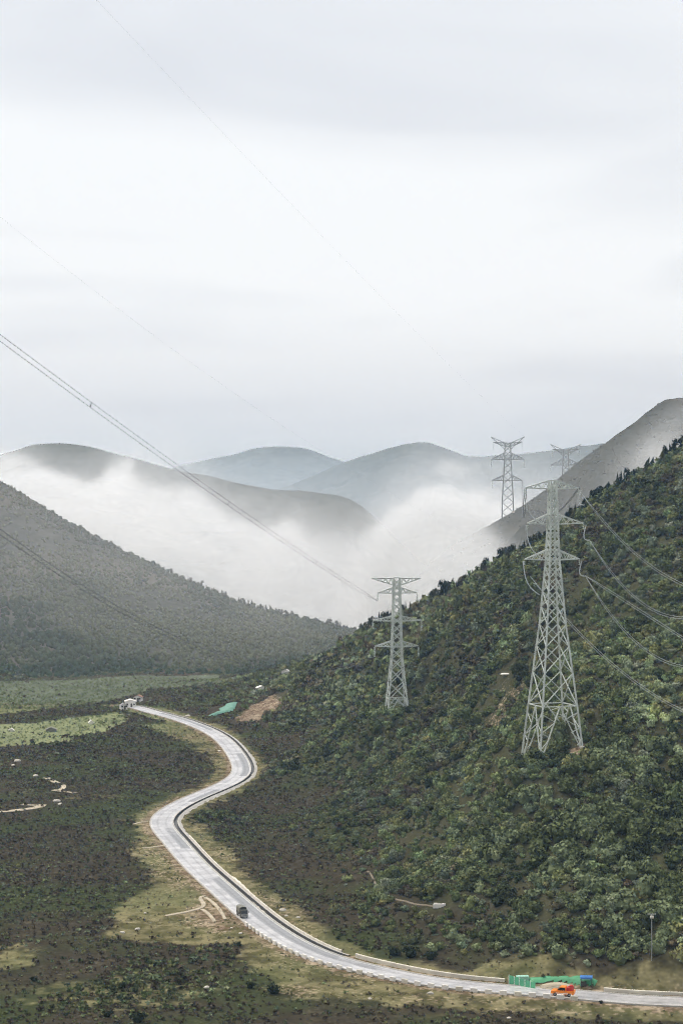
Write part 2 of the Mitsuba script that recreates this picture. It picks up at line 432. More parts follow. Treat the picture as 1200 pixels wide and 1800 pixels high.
def mesh_lookup(X, Y, Zm):
    tree = cKDTree(np.stack([X, Y], -1).reshape(-1, 2))
    zf = Zm.reshape(-1)
    def f(x, y):
        d, i = tree.query(np.stack([x, y], -1), k=4)
        w = 1 / (d + 0.05)
        return (zf[i] * w).sum(-1) / w.sum(-1)
    return f


left_z, rightm_z = mesh_lookup(LX, LY, LZ), mesh_lookup(*right_m)

# ------------------------------------------------------------------ materials
def mat(name, base, rough=0.7, metallic=0.0, var=0.15, scale=1.0, spec=0.5):
    def fn(p, n, uv):
        k = mikit.fbm(p.x * scale, p.y * scale, p.z * scale, 2)
        return mi.Color3f(base) * (1 - var + 2 * var * k)
    scene['m_' + name] = {'type': 'twosided', 'bsdf': {'type': 'principled', 'base_color': mikit.proc(fn) if var else rgb(base), 'roughness': rough, 'metallic': metallic, 'specular': spec}}
    return 'm_' + name


STEEL = mat('steel', (0.60, 0.64, 0.60), 0.5, 0.15, 0.22, 0.5)
WIRE = mat('wire', (0.52, 0.55, 0.54), 0.5, 0.2, 0)
DARKWIRE = mat('dark_wire', (0.10, 0.105, 0.11), 0.6, 0.0, 0)
SHADEDSTEEL = mat('shaded_steel', (0.31, 0.33, 0.33), 0.6, 0.1, 0.2, 0.4)  # darker copy of steel: backlit shade of the far pylons put into colour
GLASSY = mat('insulator', (0.62, 0.68, 0.62), 0.25, 0.0, 0)
CONCRETE = mat('concrete', (0.62, 0.59, 0.51), 0.8, 0, 0.25, 0.8)
WHITE = mat('whitewash', (0.74, 0.72, 0.68), 0.8, 0, 0.15, 0.7)
ROOFRED = mat('brown_roof', (0.26, 0.15, 0.10), 0.8, 0, 0.2, 1.0)
ROOFGREY = mat('grey_roof', (0.22, 0.22, 0.22), 0.7, 0, 0.2, 1.0)
KERB = mat('kerb_concrete', (0.40, 0.39, 0.36), 0.8, 0, 0.25, 0.6)
WORNLINE = mat('worn_paint', (0.50, 0.50, 0.48), 0.7, 0, 0.35, 0.8)
ROCK = mat('rock', (0.50, 0.47, 0.41), 0.9, 0, 0.3, 1.2)
PATHSOIL = mat('path_soil', (0.38, 0.335, 0.25), 0.9, 0, 0.3, 0.5)
GREEN = mat('green_sheet', (0.07, 0.31, 0.15), 0.6, 0, 0.25, 0.7)
PALEGREEN = mat('pale_green_board', (0.10, 0.40, 0.22), 0.6, 0, 0.2, 0.9)
TRAIL = mat('trail_soil', (0.17, 0.145, 0.105), 0.9, 0, 0.3, 0.5)
TURQ = mat('turquoise_sheet', (0.10, 0.25, 0.185), 0.6, 0, 0.2, 0.5)
BLUE = mat('blue_steel', (0.05, 0.17, 0.45), 0.5, 0, 0.15, 1)
ORANGE = mat('orange_paint', (0.85, 0.25, 0.03), 0.35, 0, 0.12, 1)
RED = mat('red_paint', (0.5, 0.04, 0.03), 0.4, 0, 0)
DARKPAINT = mat('dark_paint', (0.055, 0.058, 0.052), 0.4, 0, 0.2, 1)
CANVAS = mat('canvas', (0.20, 0.20, 0.17), 0.9, 0, 0.2, 1.2)
PANE = mat('dark_glass', (0.02, 0.025, 0.03), 0.08, 0, 0)
RUBBER = mat('rubber', (0.02, 0.02, 0.02), 0.9, 0, 0)
LAMP = mat('lamp_lens', (0.8, 0.8, 0.75), 0.1, 0, 0)
BARK = mat('bark', (0.09, 0.07, 0.05), 0.9, 0, 0)
scene['m_leaf'] = {'type': 'twosided', 'bsdf': {'type': 'diffuse', 'reflectance': {'type': 'mesh_attribute', 'name': 'vertex_color'}}}


def road_color(p, n, uv):
    k = mikit.fbm(p.x * 0.25, p.y * 0.25, 0.3, 3)
    fine = mikit.noise(p.x * 2.2, p.y * 2.2, 0.0)
    lane = mikit.smoothstep(0.50, 0.62, uv.x + (k - 0.5) * 0.10) * (1 - mikit.smoothstep(0.93, 0.97, uv.x))
    repair = mikit.smoothstep(0.40, 0.46, mikit.noise(uv.y * 0.03, 4.0, 0.0) + 0.15 * (k - 0.5)) * lane
    c = mikit.mix((0.46, 0.46, 0.475), (0.66, 0.66, 0.672), mikit.smoothstep(0.3, 0.7, k))
    c = mikit.mix(c, (0.22, 0.225, 0.235), repair * 0.85)
    tyre = dr.exp(-dr.square((uv.x - 0.30) / 0.05)) + dr.exp(-dr.square((uv.x - 0.70) / 0.05))
    return c * (0.9 + 0.2 * fine) * (1 - 0.18 * tyre)


scene['m_road'] = {'type': 'twosided', 'bsdf': {'type': 'roughplastic', 'diffuse_reflectance': mikit.proc(road_color), 'int_ior': 1.9, 'alpha': 0.16, 'nonlinear': False}}

# ------------------------------------------------------------------ the road
tg = np.gradient(road[:, :2], axis=0)
tg /= np.linalg.norm(tg, axis=1, keepdims=True)
nr = np.stack([tg[:, 1], -tg[:, 0]], 1)             # towards the far / right-hand verge when u = 1
S = np.arange(len(road))


def strip(profile, lo=0, hi=None, step=1):
    """a band along the road with the given cross profile (offset, height)"""
    r, n = road[lo:hi:step], nr[lo:hi:step]
    v = np.stack([np.concatenate([r[:, :2] + n * o, np.full((len(r), 1), 0.6 + h)], 1) for o, h in profile], 1)
    return v.reshape(-1, 3), grid_faces(len(r), len(profile))


cross = [(-ROAD_HALF - 0.05, -0.9)] + [(o, 0.0) for o in np.linspace(-ROAD_HALF, ROAD_HALF, 9)] + [(ROAD_HALF + 0.05, -0.9)]
mv, mf = strip(cross)
u = (np.array([c[0] for c in cross]) / ROAD_HALF + 1) / 2
ruv = np.stack(np.broadcast_arrays(u[None, :], S[:, None]), -1).reshape(-1, 2)
scene['road'] = mikit.ply((mv, mf), 'm_road', smooth=False, uv=ruv)
tag('road', kind='structure')
for side in (-1, 1):
    part('road', 'edge_line', strip([(side * (ROAD_HALF - 0.42), 0.004), (side * (ROAD_HALF - 0.24), 0.004)]), WORNLINE)
    a, b = side * (ROAD_HALF + 0.02), side * (ROAD_HALF + 0.38)
    part('road', 'kerb', strip([(a, -0.3), (a, 0.13), (b, 0.13), (b, -0.6)]), KERB)
DAMPSHADE = mat('damp_shaded_concrete', (0.085, 0.085, 0.08), 0.5, 0, 0.3, 0.6)  # damp tone, darkened further to carry the shadow inside the ditch
k0 = ROAD_HALF + 0.385
part('road', 'ditch', strip([(k0, 0.05), (k0 + 0.04, -0.75), (5.0, -0.75), (5.06, 0.1)], DITCH_FROM, len(road) - 6), DAMPSHADE)
part('road', 'ditch_wall', strip([(5.065, -0.3), (5.065, 0.12), (5.12, 0.16), (5.42, 0.16), (5.48, 0.1), (6.9, -0.5)], DITCH_FROM, len(road) - 6), KERB)
along = lambda px, py: int(road_tree.query(at(px, py)[:2])[1])

np.set_printoptions(precision=2, suppress=True)
# ------------------------------------------------------------------ lattice pylons
def pylon(name, label, top, height, rot, profile, arms, width, joined=False, group=None, sink=2.5, peaks=(), insulators=(), belts=(), cut=None, steel=None):
    """top: the plan position and ground height of its middle; profile: (height, half width); arms: (height, reach left, reach right, depth, drop)"""
    key = thing(name, label, 'pylon', group)
    px, py, pz = top
    STEEL = steel or globals()['STEEL']
    c, s = math.cos(rot), math.sin(rot)
    W = lambda v: np.asarray(v, float) @ np.array([[c, s, 0], [-s, c, 0], [0, 0, 1]]) + [px, py, pz]
    ph, pw = np.array(profile).T
    hw = lambda h: float(np.interp(h, ph, pw))
    corners = [(-1, -1), (1, -1), (1, 1), (-1, 1)]
    foot = []
    for sx, sy in corners:                              # each leg reaches down to its own piece of slope
        w0 = hw(0)
        g = W([sx * w0, sy * w0, 0])
        z = float(cut(g[0], g[1]) if cut else H(g[0], g[1])) - pz
        k = (profile[0][1] - profile[1][1]) / (profile[1][0] - profile[0][0])
        foot.append([sx * (w0 - k * z), sy * (w0 - k * z), z - sink])
    lw, bw = width
    hs = [0] + [h for h, _ in profile[1:]]
    for (sx, sy), f in zip(corners, foot):
        pts = [f] + [[sx * hw(h), sy * hw(h), h] for h in hs]
        part(key, 'leg', join([beam(W(a), W(b), lw) for a, b in zip(pts[:-1], pts[1:])]), STEEL)
    for f in foot:
        part(key, 'footing', rbox(*W([f[0], f[1], f[2] + sink * 0.9]), lw * 3, lw * 3, lw * 4, 0.1), CONCRETE)
    # bracing: panels that shorten with the width
    levels, h = [belts[0] if belts else 0.0], belts[0] if belts else 0.0
    while h < profile[-1][0] - 1.2:
        h = min(h + max(2.0, 1.75 * hw(h)), profile[-1][0])
        levels.append(h)
    br = []
    for a in range(4):
        (ax, ay), (bx, by) = corners[a], corners[(a + 1) % 4]
        for h0, h1 in zip(levels[:-1], levels[1:]):
            w0, w1 = hw(h0), hw(h1)
            br.append(beam(W([ax * w0, ay * w0, h0]), W([bx * w1, by * w1, h1]), bw))
            br.append(beam(W([bx * w0, by * w0, h0]), W([ax * w1, ay * w1, h1]), bw))
        for hb in list(belts) + [arm[0] for arm in arms] + [profile[-1][0]]:
            w0 = hw(hb)
            br.append(beam(W([ax * w0, ay * w0, hb]), W([bx * w0, by * w0, hb]), bw * 1.15))
        if belts:                                         # the open base: a portal of two inclined trusses per face
            hb, w0 = belts[0], hw(belts[0])
            apex = [(ax + bx) / 2 * w0, (ay + by) / 2 * w0, hb]
            for (cx_, cy_), f in ((corners[a], foot[a]), (corners[(a + 1) % 4], foot[(a + 1) % 4])):
                br.append(beam(W(apex), W([f[0] * 0.98, f[1] * 0.98, f[2] + sink * 0.7]), bw * 1.3))
                for t0, t1 in ((0.25, 0.12), (0.25, 0.42), (0.5, 0.42), (0.5, 0.68), (0.75, 0.68)):
                    on_strut = np.array(apex) * (1 - t0) + np.array(f) * t0
                    hl = np.array([cx_ * w0, cy_ * w0, hb]) * (1 - t1) + np.array(f) * t1
                    br.append(beam(W(on_strut), W(hl), bw * 0.8))
    if joined:
        part(key, 'bracing', join(br), STEEL, kind='stuff')
    else:
        for b in br:
            part(key, 'brace', b, STEEL)
    tips = {}
    for i, (h, left, right, up, tip_dz) in enumerate(arms):
        for side, reach in ((-1, left), (1, right)):
            if reach <= 0:
                continue
            tip = np.array([side * reach, 0, h + tip_dz])
            w0, w1 = hw(h), hw(h + up)
            ms = []
            lo = [np.array([side * w0, t * w0, h]) for t in (-1, 1)]
            hi = [np.array([side * w1, t * w1, h + up]) for t in (-1, 1)]
            for q in lo + hi:
                ms.append(beam(W(q), W(tip), bw * 1.25))
            n = max(2, int(reach / 2.2))
            for k in range(n):
                for L, U in zip(lo, hi):
                    a, b = k / n, (k + 0.5) / n
                    ms.append(beam(W(L + (tip - L) * a), W(U + (tip - U) * b), bw * 0.7))
                    ms.append(beam(W(U + (tip - U) * b), W(L + (tip - L) * (k + 1) / n * 0.98), bw * 0.7))
                ms.append(beam(W(lo[0] + (tip - lo[0]) * a), W(lo[1] + (tip - lo[1]) * (k + 1) / n * 0.98), bw * 0.6))
            part(key, 'cross_arm', join(ms), STEEL)
            tips[(i, side)] = W(tip)
    for h0, reach, h1 in peaks:                             # earth-wire horns
        for side in (-1, 1):
            w0 = hw(h0)
            tip = [side * reach, 0, h1]
            part(key, 'earth_wire_peak', join([beam(W([side * w0, t * w0, hh]), W(tip), bw) for t in (-1, 1) for hh in (h0, h0 - 2 * w0 - 1)]), STEEL)
            tips[('p', side)] = W(tip)
    for i, side, L, r in insulators:
        t = tips[(i, side)]
        discs = [tube([t + [0, 0, -0.3], t - [0, 0, L]], 0.06, 5)]
        for k in range(int(L / 0.45)):
            disc = trimesh.creation.cylinder(radius=r, height=0.16, sections=8)
            disc.apply_translation(t - [0, 0, 0.5 + k * 0.45])
            discs.append(disc)
        part(key, 'insulator', join(discs), GLASSY)
    return key, tips


def on_ground(px, py):
    return at(px, py)


def standing(px, d, zf=None):
    x = (px - 600) / F * d
    return np.array([x, d, float((zf or H)(x, d))])


sc = lambda d: F / d
g = at(971, 1322)
k = sc(g[1])
near_h = lambda py: (1322 - py) / k
near, ntips = pylon('transmission_tower', 'tallest pale steel lattice pylon with wide splayed legs, on the right hillside', g, 0, math.radians(17),
    [(0, 5.9), (near_h(1240), 4.75), (near_h(1100), 2.6), (near_h(985), 1.35), (near_h(845), 0.7)],
    [(near_h(985), 7.8, 7.4, 2.6, 0.2), (near_h(922), 7.0, 8.6, 2.6, 0.2), (near_h(860), 7.6, 7.2, 2.2, 0.2)], (0.42, 0.20), belts=(near_h(1240),),
    insulators=[(0, -1, 1.6, 0.2), (0, 1, 1.6, 0.2), (1, -1, 1.6, 0.2), (1, 1, 1.6, 0.2), (2, -1, 1.6, 0.2), (2, 1, 1.6, 0.2)])
for (i, side), t in list(ntips.items()):                    # slack jumper loops under the strain arms
    q = t + np.array([0.5 * side, -1.5, -0.4])
    end = t + (np.array([3.6, -3.0, -9.0]) if side < 0 else np.array([1.2, -2.5, -4.4]))
    ts = np.linspace(0, 1, 9)[:, None]
    part(near, 'jumper', tube(q * (1 - ts) + end * ts + np.array([-1.0, 0, -1.2]) * np.sin(ts * np.pi), 0.13), WIRE)

g = at(697, 1250)
k = sc(g[1])
mid_h = lambda py: (1250 - py) / k
m_ = 1 / k
mid, mtips = pylon('transmission_tower', 'pale lattice pylon with four tiers of arms, left of the tallest pylon', g, 0, math.radians(8),
    [(0, 18 * m_), (mid_h(1155), 9.0 * m_), (mid_h(1030), 5.6 * m_), (mid_h(1016), 5.2 * m_)],
    [(mid_h(1137), 39 * m_, 39 * m_, 10 * m_, 0.2), (mid_h(1092), 42 * m_, 44 * m_, 9 * m_, 0.2), (mid_h(1043), 34 * m_, 36 * m_, 10 * m_, 0.1), (mid_h(1029), 44 * m_, 42 * m_, 12 * m_, 12 * m_)],
    (0.44, 0.25), belts=(mid_h(1228),), insulators=[(0, -1, 18 * m_, 0.34), (0, 1, 18 * m_, 0.34), (1, -1, 14 * m_, 0.34), (1, 1, 18 * m_, 0.34), (2, -1, 14 * m_, 0.3), (2, 1, 14 * m_, 0.3)])

for px, d, top_py, lab in ((892, 1424, 768, 'hazy grey pylon with raised arms on the tip of the grey ridge'),
                           (994, 1545, 781, 'hazy grey pylon top with raised arms, its lower half hidden behind the grey slope')):
    g = standing(px, d, rightm_z)
    k = sc(d)
    hh = EYE - (top_py - 900) / k - g[2]
    u = hh / 55.0
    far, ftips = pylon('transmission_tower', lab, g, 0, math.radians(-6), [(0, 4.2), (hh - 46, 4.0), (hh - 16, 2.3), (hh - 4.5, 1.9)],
        [(hh - 32, 11.5, 10.5, 4.0, 0.0), (hh - 16.5, 12.0, 12.2, 5.0, 0.0), (hh - 7.0, 10.5, 10.5, 2.6, 3.2)], (0.74, 0.42), joined=True, steel=SHADEDSTEEL, cut=rightm_z, sink=3,
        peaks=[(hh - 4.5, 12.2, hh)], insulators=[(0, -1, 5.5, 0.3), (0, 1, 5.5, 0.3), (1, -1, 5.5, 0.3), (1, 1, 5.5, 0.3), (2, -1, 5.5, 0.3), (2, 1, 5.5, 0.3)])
    if px == 892:
        f1tips = ftips

# ------------------------------------------------------------------ power lines: straight in plan, hanging in a parabola
def wire(label, a, b, seen, r, m, gap=0.0, spacer=0, group=None, tmax=None, strands=2):
    """from the arm tip a towards plan point b; seen: photo pixels it passes through, which set its sag"""
    a, b = np.asarray(a, float), np.asarray(b, float)
    ts, zs = [], []
    for px, py in seen:
        s = (px - 600) / F
        t = (s * a[1] - a[0]) / ((b[0] - a[0]) - s * (b[1] - a[1]))
        d = a[1] + (b[1] - a[1]) * t
        ts.append(t), zs.append(EYE - (py - 900) / F * d)
    ts, zs = np.array(ts), np.array(zs)
    M = np.stack([ts, ts ** 2], 1)
    if len(ts) == 1:
        M = M[:, :1]
    c = np.linalg.lstsq(M, zs - a[2], rcond=None)[0]
    c = np.r_[c, 0][:2]
    T1 = tmax or ts.max() * 1.25
    t = np.linspace(0, T1, 70)
    p = np.stack([a[0] + (b[0] - a[0]) * t, a[1] + (b[1] - a[1]) * t, a[2] + c[0] * t + c[1] * t * t], 1)
    p = p[p[:, 2] < 345]
    key = thing('power_line', label, 'power line', group)
    offs = [0.0] if not gap else [gap / 2, -gap / 2]
    for o in offs:
        w = np.clip(np.linspace(0, 14, len(p)), 0, 1)
        part(key, 'strand', tube(p + np.stack([0.25 * o * w, 0 * w, o * w], 1), r), m)
    if spacer and gap:
        for i in range(spacer, len(p), spacer):
            part(key, 'spacer', beam(p[i] + [0.25 * gap / 2, 0, gap / 2], p[i] - [0.25 * gap / 2, 0, gap / 2], 0.16), m)
    return key


t = mtips[(2, -1)] - [0, 0, 14 * m_]
wire('dark twin power line climbing steeply to the left edge from the mist-side pylon', t, (-130, -40), [(0, 591), (120, 680), (200, 741), (320, 836), (480, 936), (600, 1013)], 0.045, DARKWIRE, gap=0.95, spacer=16)
t = f1tips[('p', 1)]
wire('single faint power line crossing the upper sky towards the top left corner', t, (-150, -60), [(172, 2), (280, 112), (400, 245), (740, 592)], 0.013, DARKWIRE, tmax=0.86)
t = ntips[(0, -1)]
wire('faint power line across the sky between the steep twin line and the lone upper line', t, (-150, 60), [(135, 490), (240, 562), (420, 698), (560, 790), (650, 846)], 0.007, DARKWIRE)
t = mtips[(0, -1)] - [0, 0, 18 * m_]
wire('dark twin power line low across the left mountain slope', t, (-130, -40), [(0, 936), (75, 988), (200, 1062), (350, 1142)], 0.055, DARKWIRE, gap=0.8)
side_lines = [
    ((2, 1), [(1042, 908), (1130, 978), (1200, 1030)], 'uppermost bright wire leaving the tallest pylon to the right'),
    ((2, 1), [(1100, 968), (1200, 1008)], None),
    ((1, 1), [(1100, 1036), (1200, 1086)], 'bright twin wire below the uppermost one right of the tallest pylon'),
    ((0, 1), [(1080, 1045), (1200, 1122)], 'third bright wire down right of the tallest pylon'),
    ((0, 1), [(1100, 1112), (1200, 1172)], 'fourth bright wire down right of the tallest pylon'),
    ((0, -1), [(1000, 1100), (1100, 1182), (1200, 1252)], 'lowest bright wire crossing the tallest pylon and running down to the right'),
]
for tip, seen, lab in side_lines:
    if lab:
        t = ntips[tip] + (np.array([1.2, -2.5, -4.2]) if 'uppermost bright' not in lab else np.array([0.4, -1, -1]))
        wire(lab, t, (230, 405), seen, 0.055, WIRE, gap=0.5, tmax=0.42, group=None)
for (tn, tf, lab) in (((2, 1), (0, 1), 'dark slack line from the hazy pylon to the tallest pylon, right one'), ((2, -1), (0, 1), 'dark slack line from the hazy pylon to the tallest pylon, left one')):
    a, b = ntips[tn], f1tips[tf]
    s = np.linspace(0, 1, 40)[:, None]
    q = a * (1 - s) + b * s - np.array([0, 0, 16.0]) * (4 * s * (1 - s))
    key = thing('power_line', lab, 'power line')
    part(key, 'strand', tube(q + [0.3, 0, 0], 0.09), DARKWIRE)
    part(key, 'strand', tube(q - [0.3, 0, 0.3], 0.09), DARKWIRE)

# ------------------------------------------------------------------ beside the road
def place(mesh, p, rot=0.0, size=1.0):
    m = mesh.copy()
    m.apply_scale(size)
    M = trimesh.transformations.rotation_matrix(rot, [0, 0, 1])
    M[:3, 3] = p
    m.apply_transform(M)
    return m


def road_pose(i, off):
    q = np.array([road[i, 0] + nr[i, 0] * off, road[i, 1] + nr[i, 1] * off, 0.6])
    return q, math.atan2(tg[i, 1], tg[i, 0])


i0, i1 = along(1015, 1750), along(445, 1625)
blk = rbox(0, 0, 0.32, 1.5, 0.42, 1.0, 0.07)
for n, i in enumerate(range(i0, i1, 3)):
    q, a = road_pose(i, -ROAD_HALF - 0.62)
    jit = rng.uniform(-0.05, 0.05)
    single('guard_block', place(blk, q + [0, 0, -0.05], a + jit), WHITE if n % 4 else CONCRETE, 'pale concrete guard block in the row along the near edge of the lower road', 'guard block', 'guard blocks along the road edge')


def wall(name, label, cat, i0, i1, off, w, h, m, step=1):
    v, f = strip([(off - w / 2, -0.7), (off - w / 2, h - 0.06), (off - w / 2 + 0.06, h), (off + w / 2 - 0.06, h), (off + w / 2, h - 0.06), (off + w / 2, -0.7)], i0, i1, step)
    return single(name, (v, f), m, label, cat)


wall('guard_wall', 'low cream concrete wall along the far side of the lower road, left of the green sheeting', 'wall', along(885, 1733), max(along(600, 1688), 0), 5.9, 0.5, 0.75, CONCRETE)
wall('guard_wall', 'low cream concrete wall beyond the road at the right edge, right of the blue roof', 'wall', 0, along(1045, 1748), 5.0, 0.5, 0.75, CONCRETE)
wall('guard_wall', 'thin pale parapet along the outer edge of the middle road stretch by the truck', 'wall', along(560, 1683), along(300, 1476), 5.85, 0.3, 0.5, CONCRETE)


def ribbon(pts, width, lift=0.12, sag=0.0, wob=0.25, seed=0):
    p = np.array([at(*q) for q in pts])
    if len(p) > 2:
        p = spline(p, 1.2)
    else:
        p = p[0] + (p[1] - p[0]) * np.linspace(0, 1, 12)[:, None]
    t_ = np.gradient(p[:, :2], axis=0)
    t_ /= np.linalg.norm(t_, axis=1, keepdims=True) + 1e-9
    n_ = np.stack([-t_[:, 1], t_[:, 0]], 1)
    w_ = width * (1 + wob * 2 * fb(p[:, 0], p[:, 1], 4.0, 3, seed + 60)) / 2
    rows = []
    for o, dz in ((-1.1, -0.5), (-1, 0.0), (0, -sag), (1, 0.0), (1.1, -0.5)):
        xy = p[:, :2] + n_ * (w_ * o)[:, None]
        rows.append(np.c_[xy, H(xy[:, 0], xy[:, 1]) + lift + dz])
    v = np.stack(rows, 1)
    return v.reshape(-1, 3), grid_faces(len(p), 5)


single('drainage_channel', ribbon([(405, 1546), (425, 1562), (442, 1580), (460, 1600), (479, 1621)], 1.2, 0.5, 0.25, 0.1), CONCRETE, 'straight cream concrete drainage channel on the bank above the middle road', 'channel')
single('drainage_channel', ribbon([(484, 1624), (500, 1631), (520, 1643), (538, 1657), (552, 1668)], 0.9, 0.45, 0.2, 0.15), CONCRETE, 'curved thin drainage channel continuing down the bank towards the lower road', 'channel')
for n, (pts, w) in enumerate([([(-30, 1433), (0, 1428), (40, 1424), (76, 1415)], 3.2), ([(38, 1415), (52, 1416), (70, 1417)], 1.6),
                 ([(82, 1368), (90, 1372), (102, 1377)], 2.6), ([(104, 1390), (112, 1384), (109, 1380)], 1.8), ([(104, 1391), (118, 1393), (134, 1395)], 2.0), ([(92, 1391), (97, 1390), (101, 1389)], 2.2),
                 ([(290, 1612), (320, 1606), (345, 1600), (358, 1592), (352, 1580), (362, 1576)], 1.1), ([(355, 1600), (368, 1610), (378, 1622)], 0.9), ([(358, 1577), (376, 1590), (396, 1618)], 0.9),
                 ([(645, 1533), (660, 1556), (690, 1580), (735, 1592), (765, 1596)], 0.45), ([(235, 1450), (250, 1446), (266, 1444)], 1.0), ([(250, 1492), (270, 1490), (290, 1487)], 1.0)]):
    struct('path', ribbon(pts, w, 0.14, 0, 0.45, n), 'm_path_soil' if w != 0.45 else TRAIL, smooth=False)


def stone(r, seed, squash=0.6):
    m = trimesh.creation.icosphere(subdivisions=2, radius=1.0)
    v = m.vertices
    k = 0.72 + 0.55 * meshkit.fbm(v * 1.3 + seed * 3.1, 3, seed)
    return trimesh.Trimesh(v * k[:, None] * np.array([r * 1.2, r, r * squash]), m.faces, process=False)


STONES = [
    (31, 1338, 5, 'white boulder in the dark heath below the meadow, the larger of two'), (23, 1345, 3, 'small white boulder left of the larger white boulder below the meadow'), (63, 1364, 4, 'white flat rock in the heath above the zigzag path'),
    (100, 1409, 5.5, 'white boulder between the zigzag path and the pale track end'), (106, 1414, 4, 'white rock touching the boulder beside the pale track end'), (497, 1601, 5, 'cream boulder on the bank right of the drainage channel'), (503, 1610, 3, 'small cream rock just below the cream boulder on the bank'), (524, 1613, 3, 'small white rock at the dark heath edge right of the cream boulder'),
    (423, 1641, 3, 'pale stone in the verge just below the truck'), (407, 1632, 2.2, 'small stone at the verge left of the truck'), (363, 1737, 4, 'pale stone in the lower left grassland'), (255, 1605, 2.5, 'small pale stone on the grass wedge left of the road'),
    (756, 1747, 4.5, 'pale rock on the bank below the lower road'), (447, 1362, 4, 'white stone at the outside of the upper bend'), (410, 1305, 3, 'white stone beside the upper road before the bend'), (330, 1259, 4, 'white stone above the upper road'),
    (650, 1757, 3, 'small stone on the bank under the lower road'), (894, 1790, 3, 'small pale rock at the bottom edge right of centre'), (385, 1320, 2.5, 'small pale rock inside the upper bend'), (215, 1640, 4, 'pale rock at the left end of the grass wedge'), (242, 1634, 4, 'pale rock on the lower part of the grass wedge')]
for n, (px, py, r, lab) in enumerate(STONES):
    g = at(px, py + 1)
    single('boulder', place(stone(r / sc(g[1]) * 1.1, n), g + [0, 0, 0.15 * r / sc(g[1])], n * 1.3), ROCK, lab, 'boulder', smooth=50)


keep_out = [(395, 1247, 9), (380, 1255, 6), (440, 1258, 7), (452, 1250, 8), (464, 1243, 8), (476, 1236, 8), (484, 1228, 7), (772, 1598, 3.5), (889, 1190, 3.5), (460, 1244, 4)] + [(px, py, 1.2) for px, py in zip(np.linspace(645, 760, 24), np.interp(np.linspace(645, 760, 24), [645, 660, 690, 735, 765], [1533, 1556, 1580, 1592, 1596]))] + [(px, py + 2, 1.6) for px, py, _, _ in STONES]


def hut(label, px, py, w, d, h, rot, roof_m, wall_m=None, rise=0.9, name='house', windows=True):
    keep_out.append((px, py, 1.0 + w * 0.8))
    g = at(px, py)
    key = thing(name, label, 'house' if name == 'house' else name.replace('_', ' '))
    wm = wall_m or WHITE
    P0 = lambda m: place(m, g, rot)
    part(key, 'wall', P0(prism([(-w / 2, -1.5), (w / 2, -1.5), (w / 2, h), (0, h + rise), (-w / 2, h)], -d / 2, d / 2)), wm)
    sl = math.hypot(w / 2 + 0.4, rise * (w / 2 + 0.4) / (w / 2))
    for s in (-1, 1):
        x1, z1 = s * (w / 2 + 0.4), h - 0.4 * rise / (w / 2)
        part(key, 'roof', P0(prism([(0, h + rise + 0.03), (x1, z1 + 0.03), (x1, z1 + 0.19), (0, h + rise + 0.19)], -d / 2 - 0.35, d / 2 + 0.35)), roof_m)
    if windows:
        part(key, 'door', P0(box(0.1 * w, -d / 2 - 0.02, 1.0, 0.95, 0.08, 2.0)), DARKPAINT)
    for s in (-0.32, 0.36) if windows else ():
        wk = part(key, 'window', P0(box(s * w, -d / 2 - 0.02, 1.5, 0.9, 0.06, 0.9)), PANE)
        part(wk, 'frame', P0(join([box(s * w, -d / 2 - 0.05, 1.5 + z, 1.1, 0.07, 0.1) for z in (-0.5, 0.5)])), WHITE)
    return key


hut('white house with a pale roof at the far end of the road', 229, 1243, 5.2, 4.5, 3.0, 0.15, WHITE)
hut('small white house with a brown roof behind the roadside house', 243, 1233, 4.0, 3.6, 2.4, -0.2, ROOFRED)
hut('low white shed left of the house at the road end', 217, 1247, 3.2, 3.0, 2.0, 0.4, ROOFGREY)
hut('little white hut with a white roof above the bare brown slope', 459, 1215, 4.6, 3.6, 1.8, 0.3, WHITE, windows=False)
hut('tiny white hut on the low rise at the foot of the left mountain', 503, 1186, 4.6, 3.4, 1.8, -0.2, WHITE, windows=False)
hut('small white tent on the right end of the green meadow', 160, 1273, 2.0, 2.0, 0.8, 0.2, WHITE, rise=1.0, name='tent', windows=False)
hut('white tent at the left end of the green meadow', 20, 1286, 2.0, 1.6, 0.6, 0.1, WHITE, rise=0.7, name='tent', windows=False)
hut('dark low tent with a pale ridge in the middle of the green meadow', 90, 1286, 4.6, 3.2, 0.9, 0.1, CANVAS, CANVAS, rise=1.0, name='tent', windows=False)
g = at(889, 1189)
single('boulder', place(stone(1.0, 77, 0.35), g + [0, 0, 0.5], 0.5).apply_transform(np.diag([1.7, 1.1, 1.3, 1.0])) if False else place(trimesh.Trimesh(stone(1.0, 77, 0.42).vertices * [1.7, 0.8, 1.0], stone(1.0, 77).faces, process=False), g + [0, 0, 0.5], -0.5), WHITE, 'long white rock on the dark hillside between the two pale pylons', 'boulder', smooth=50)
g = at(772, 1597)
single('stone_wall', place(join([rbox(0, 0, 0.3, 2.9, 0.5, 1.1, 0.08), rbox(-0.9, 0.05, 0.88, 0.8, 0.45, 0.25, 0.05)]), g, 0.1), WHITE, 'short white wall at the end of the hillside trail', 'wall')

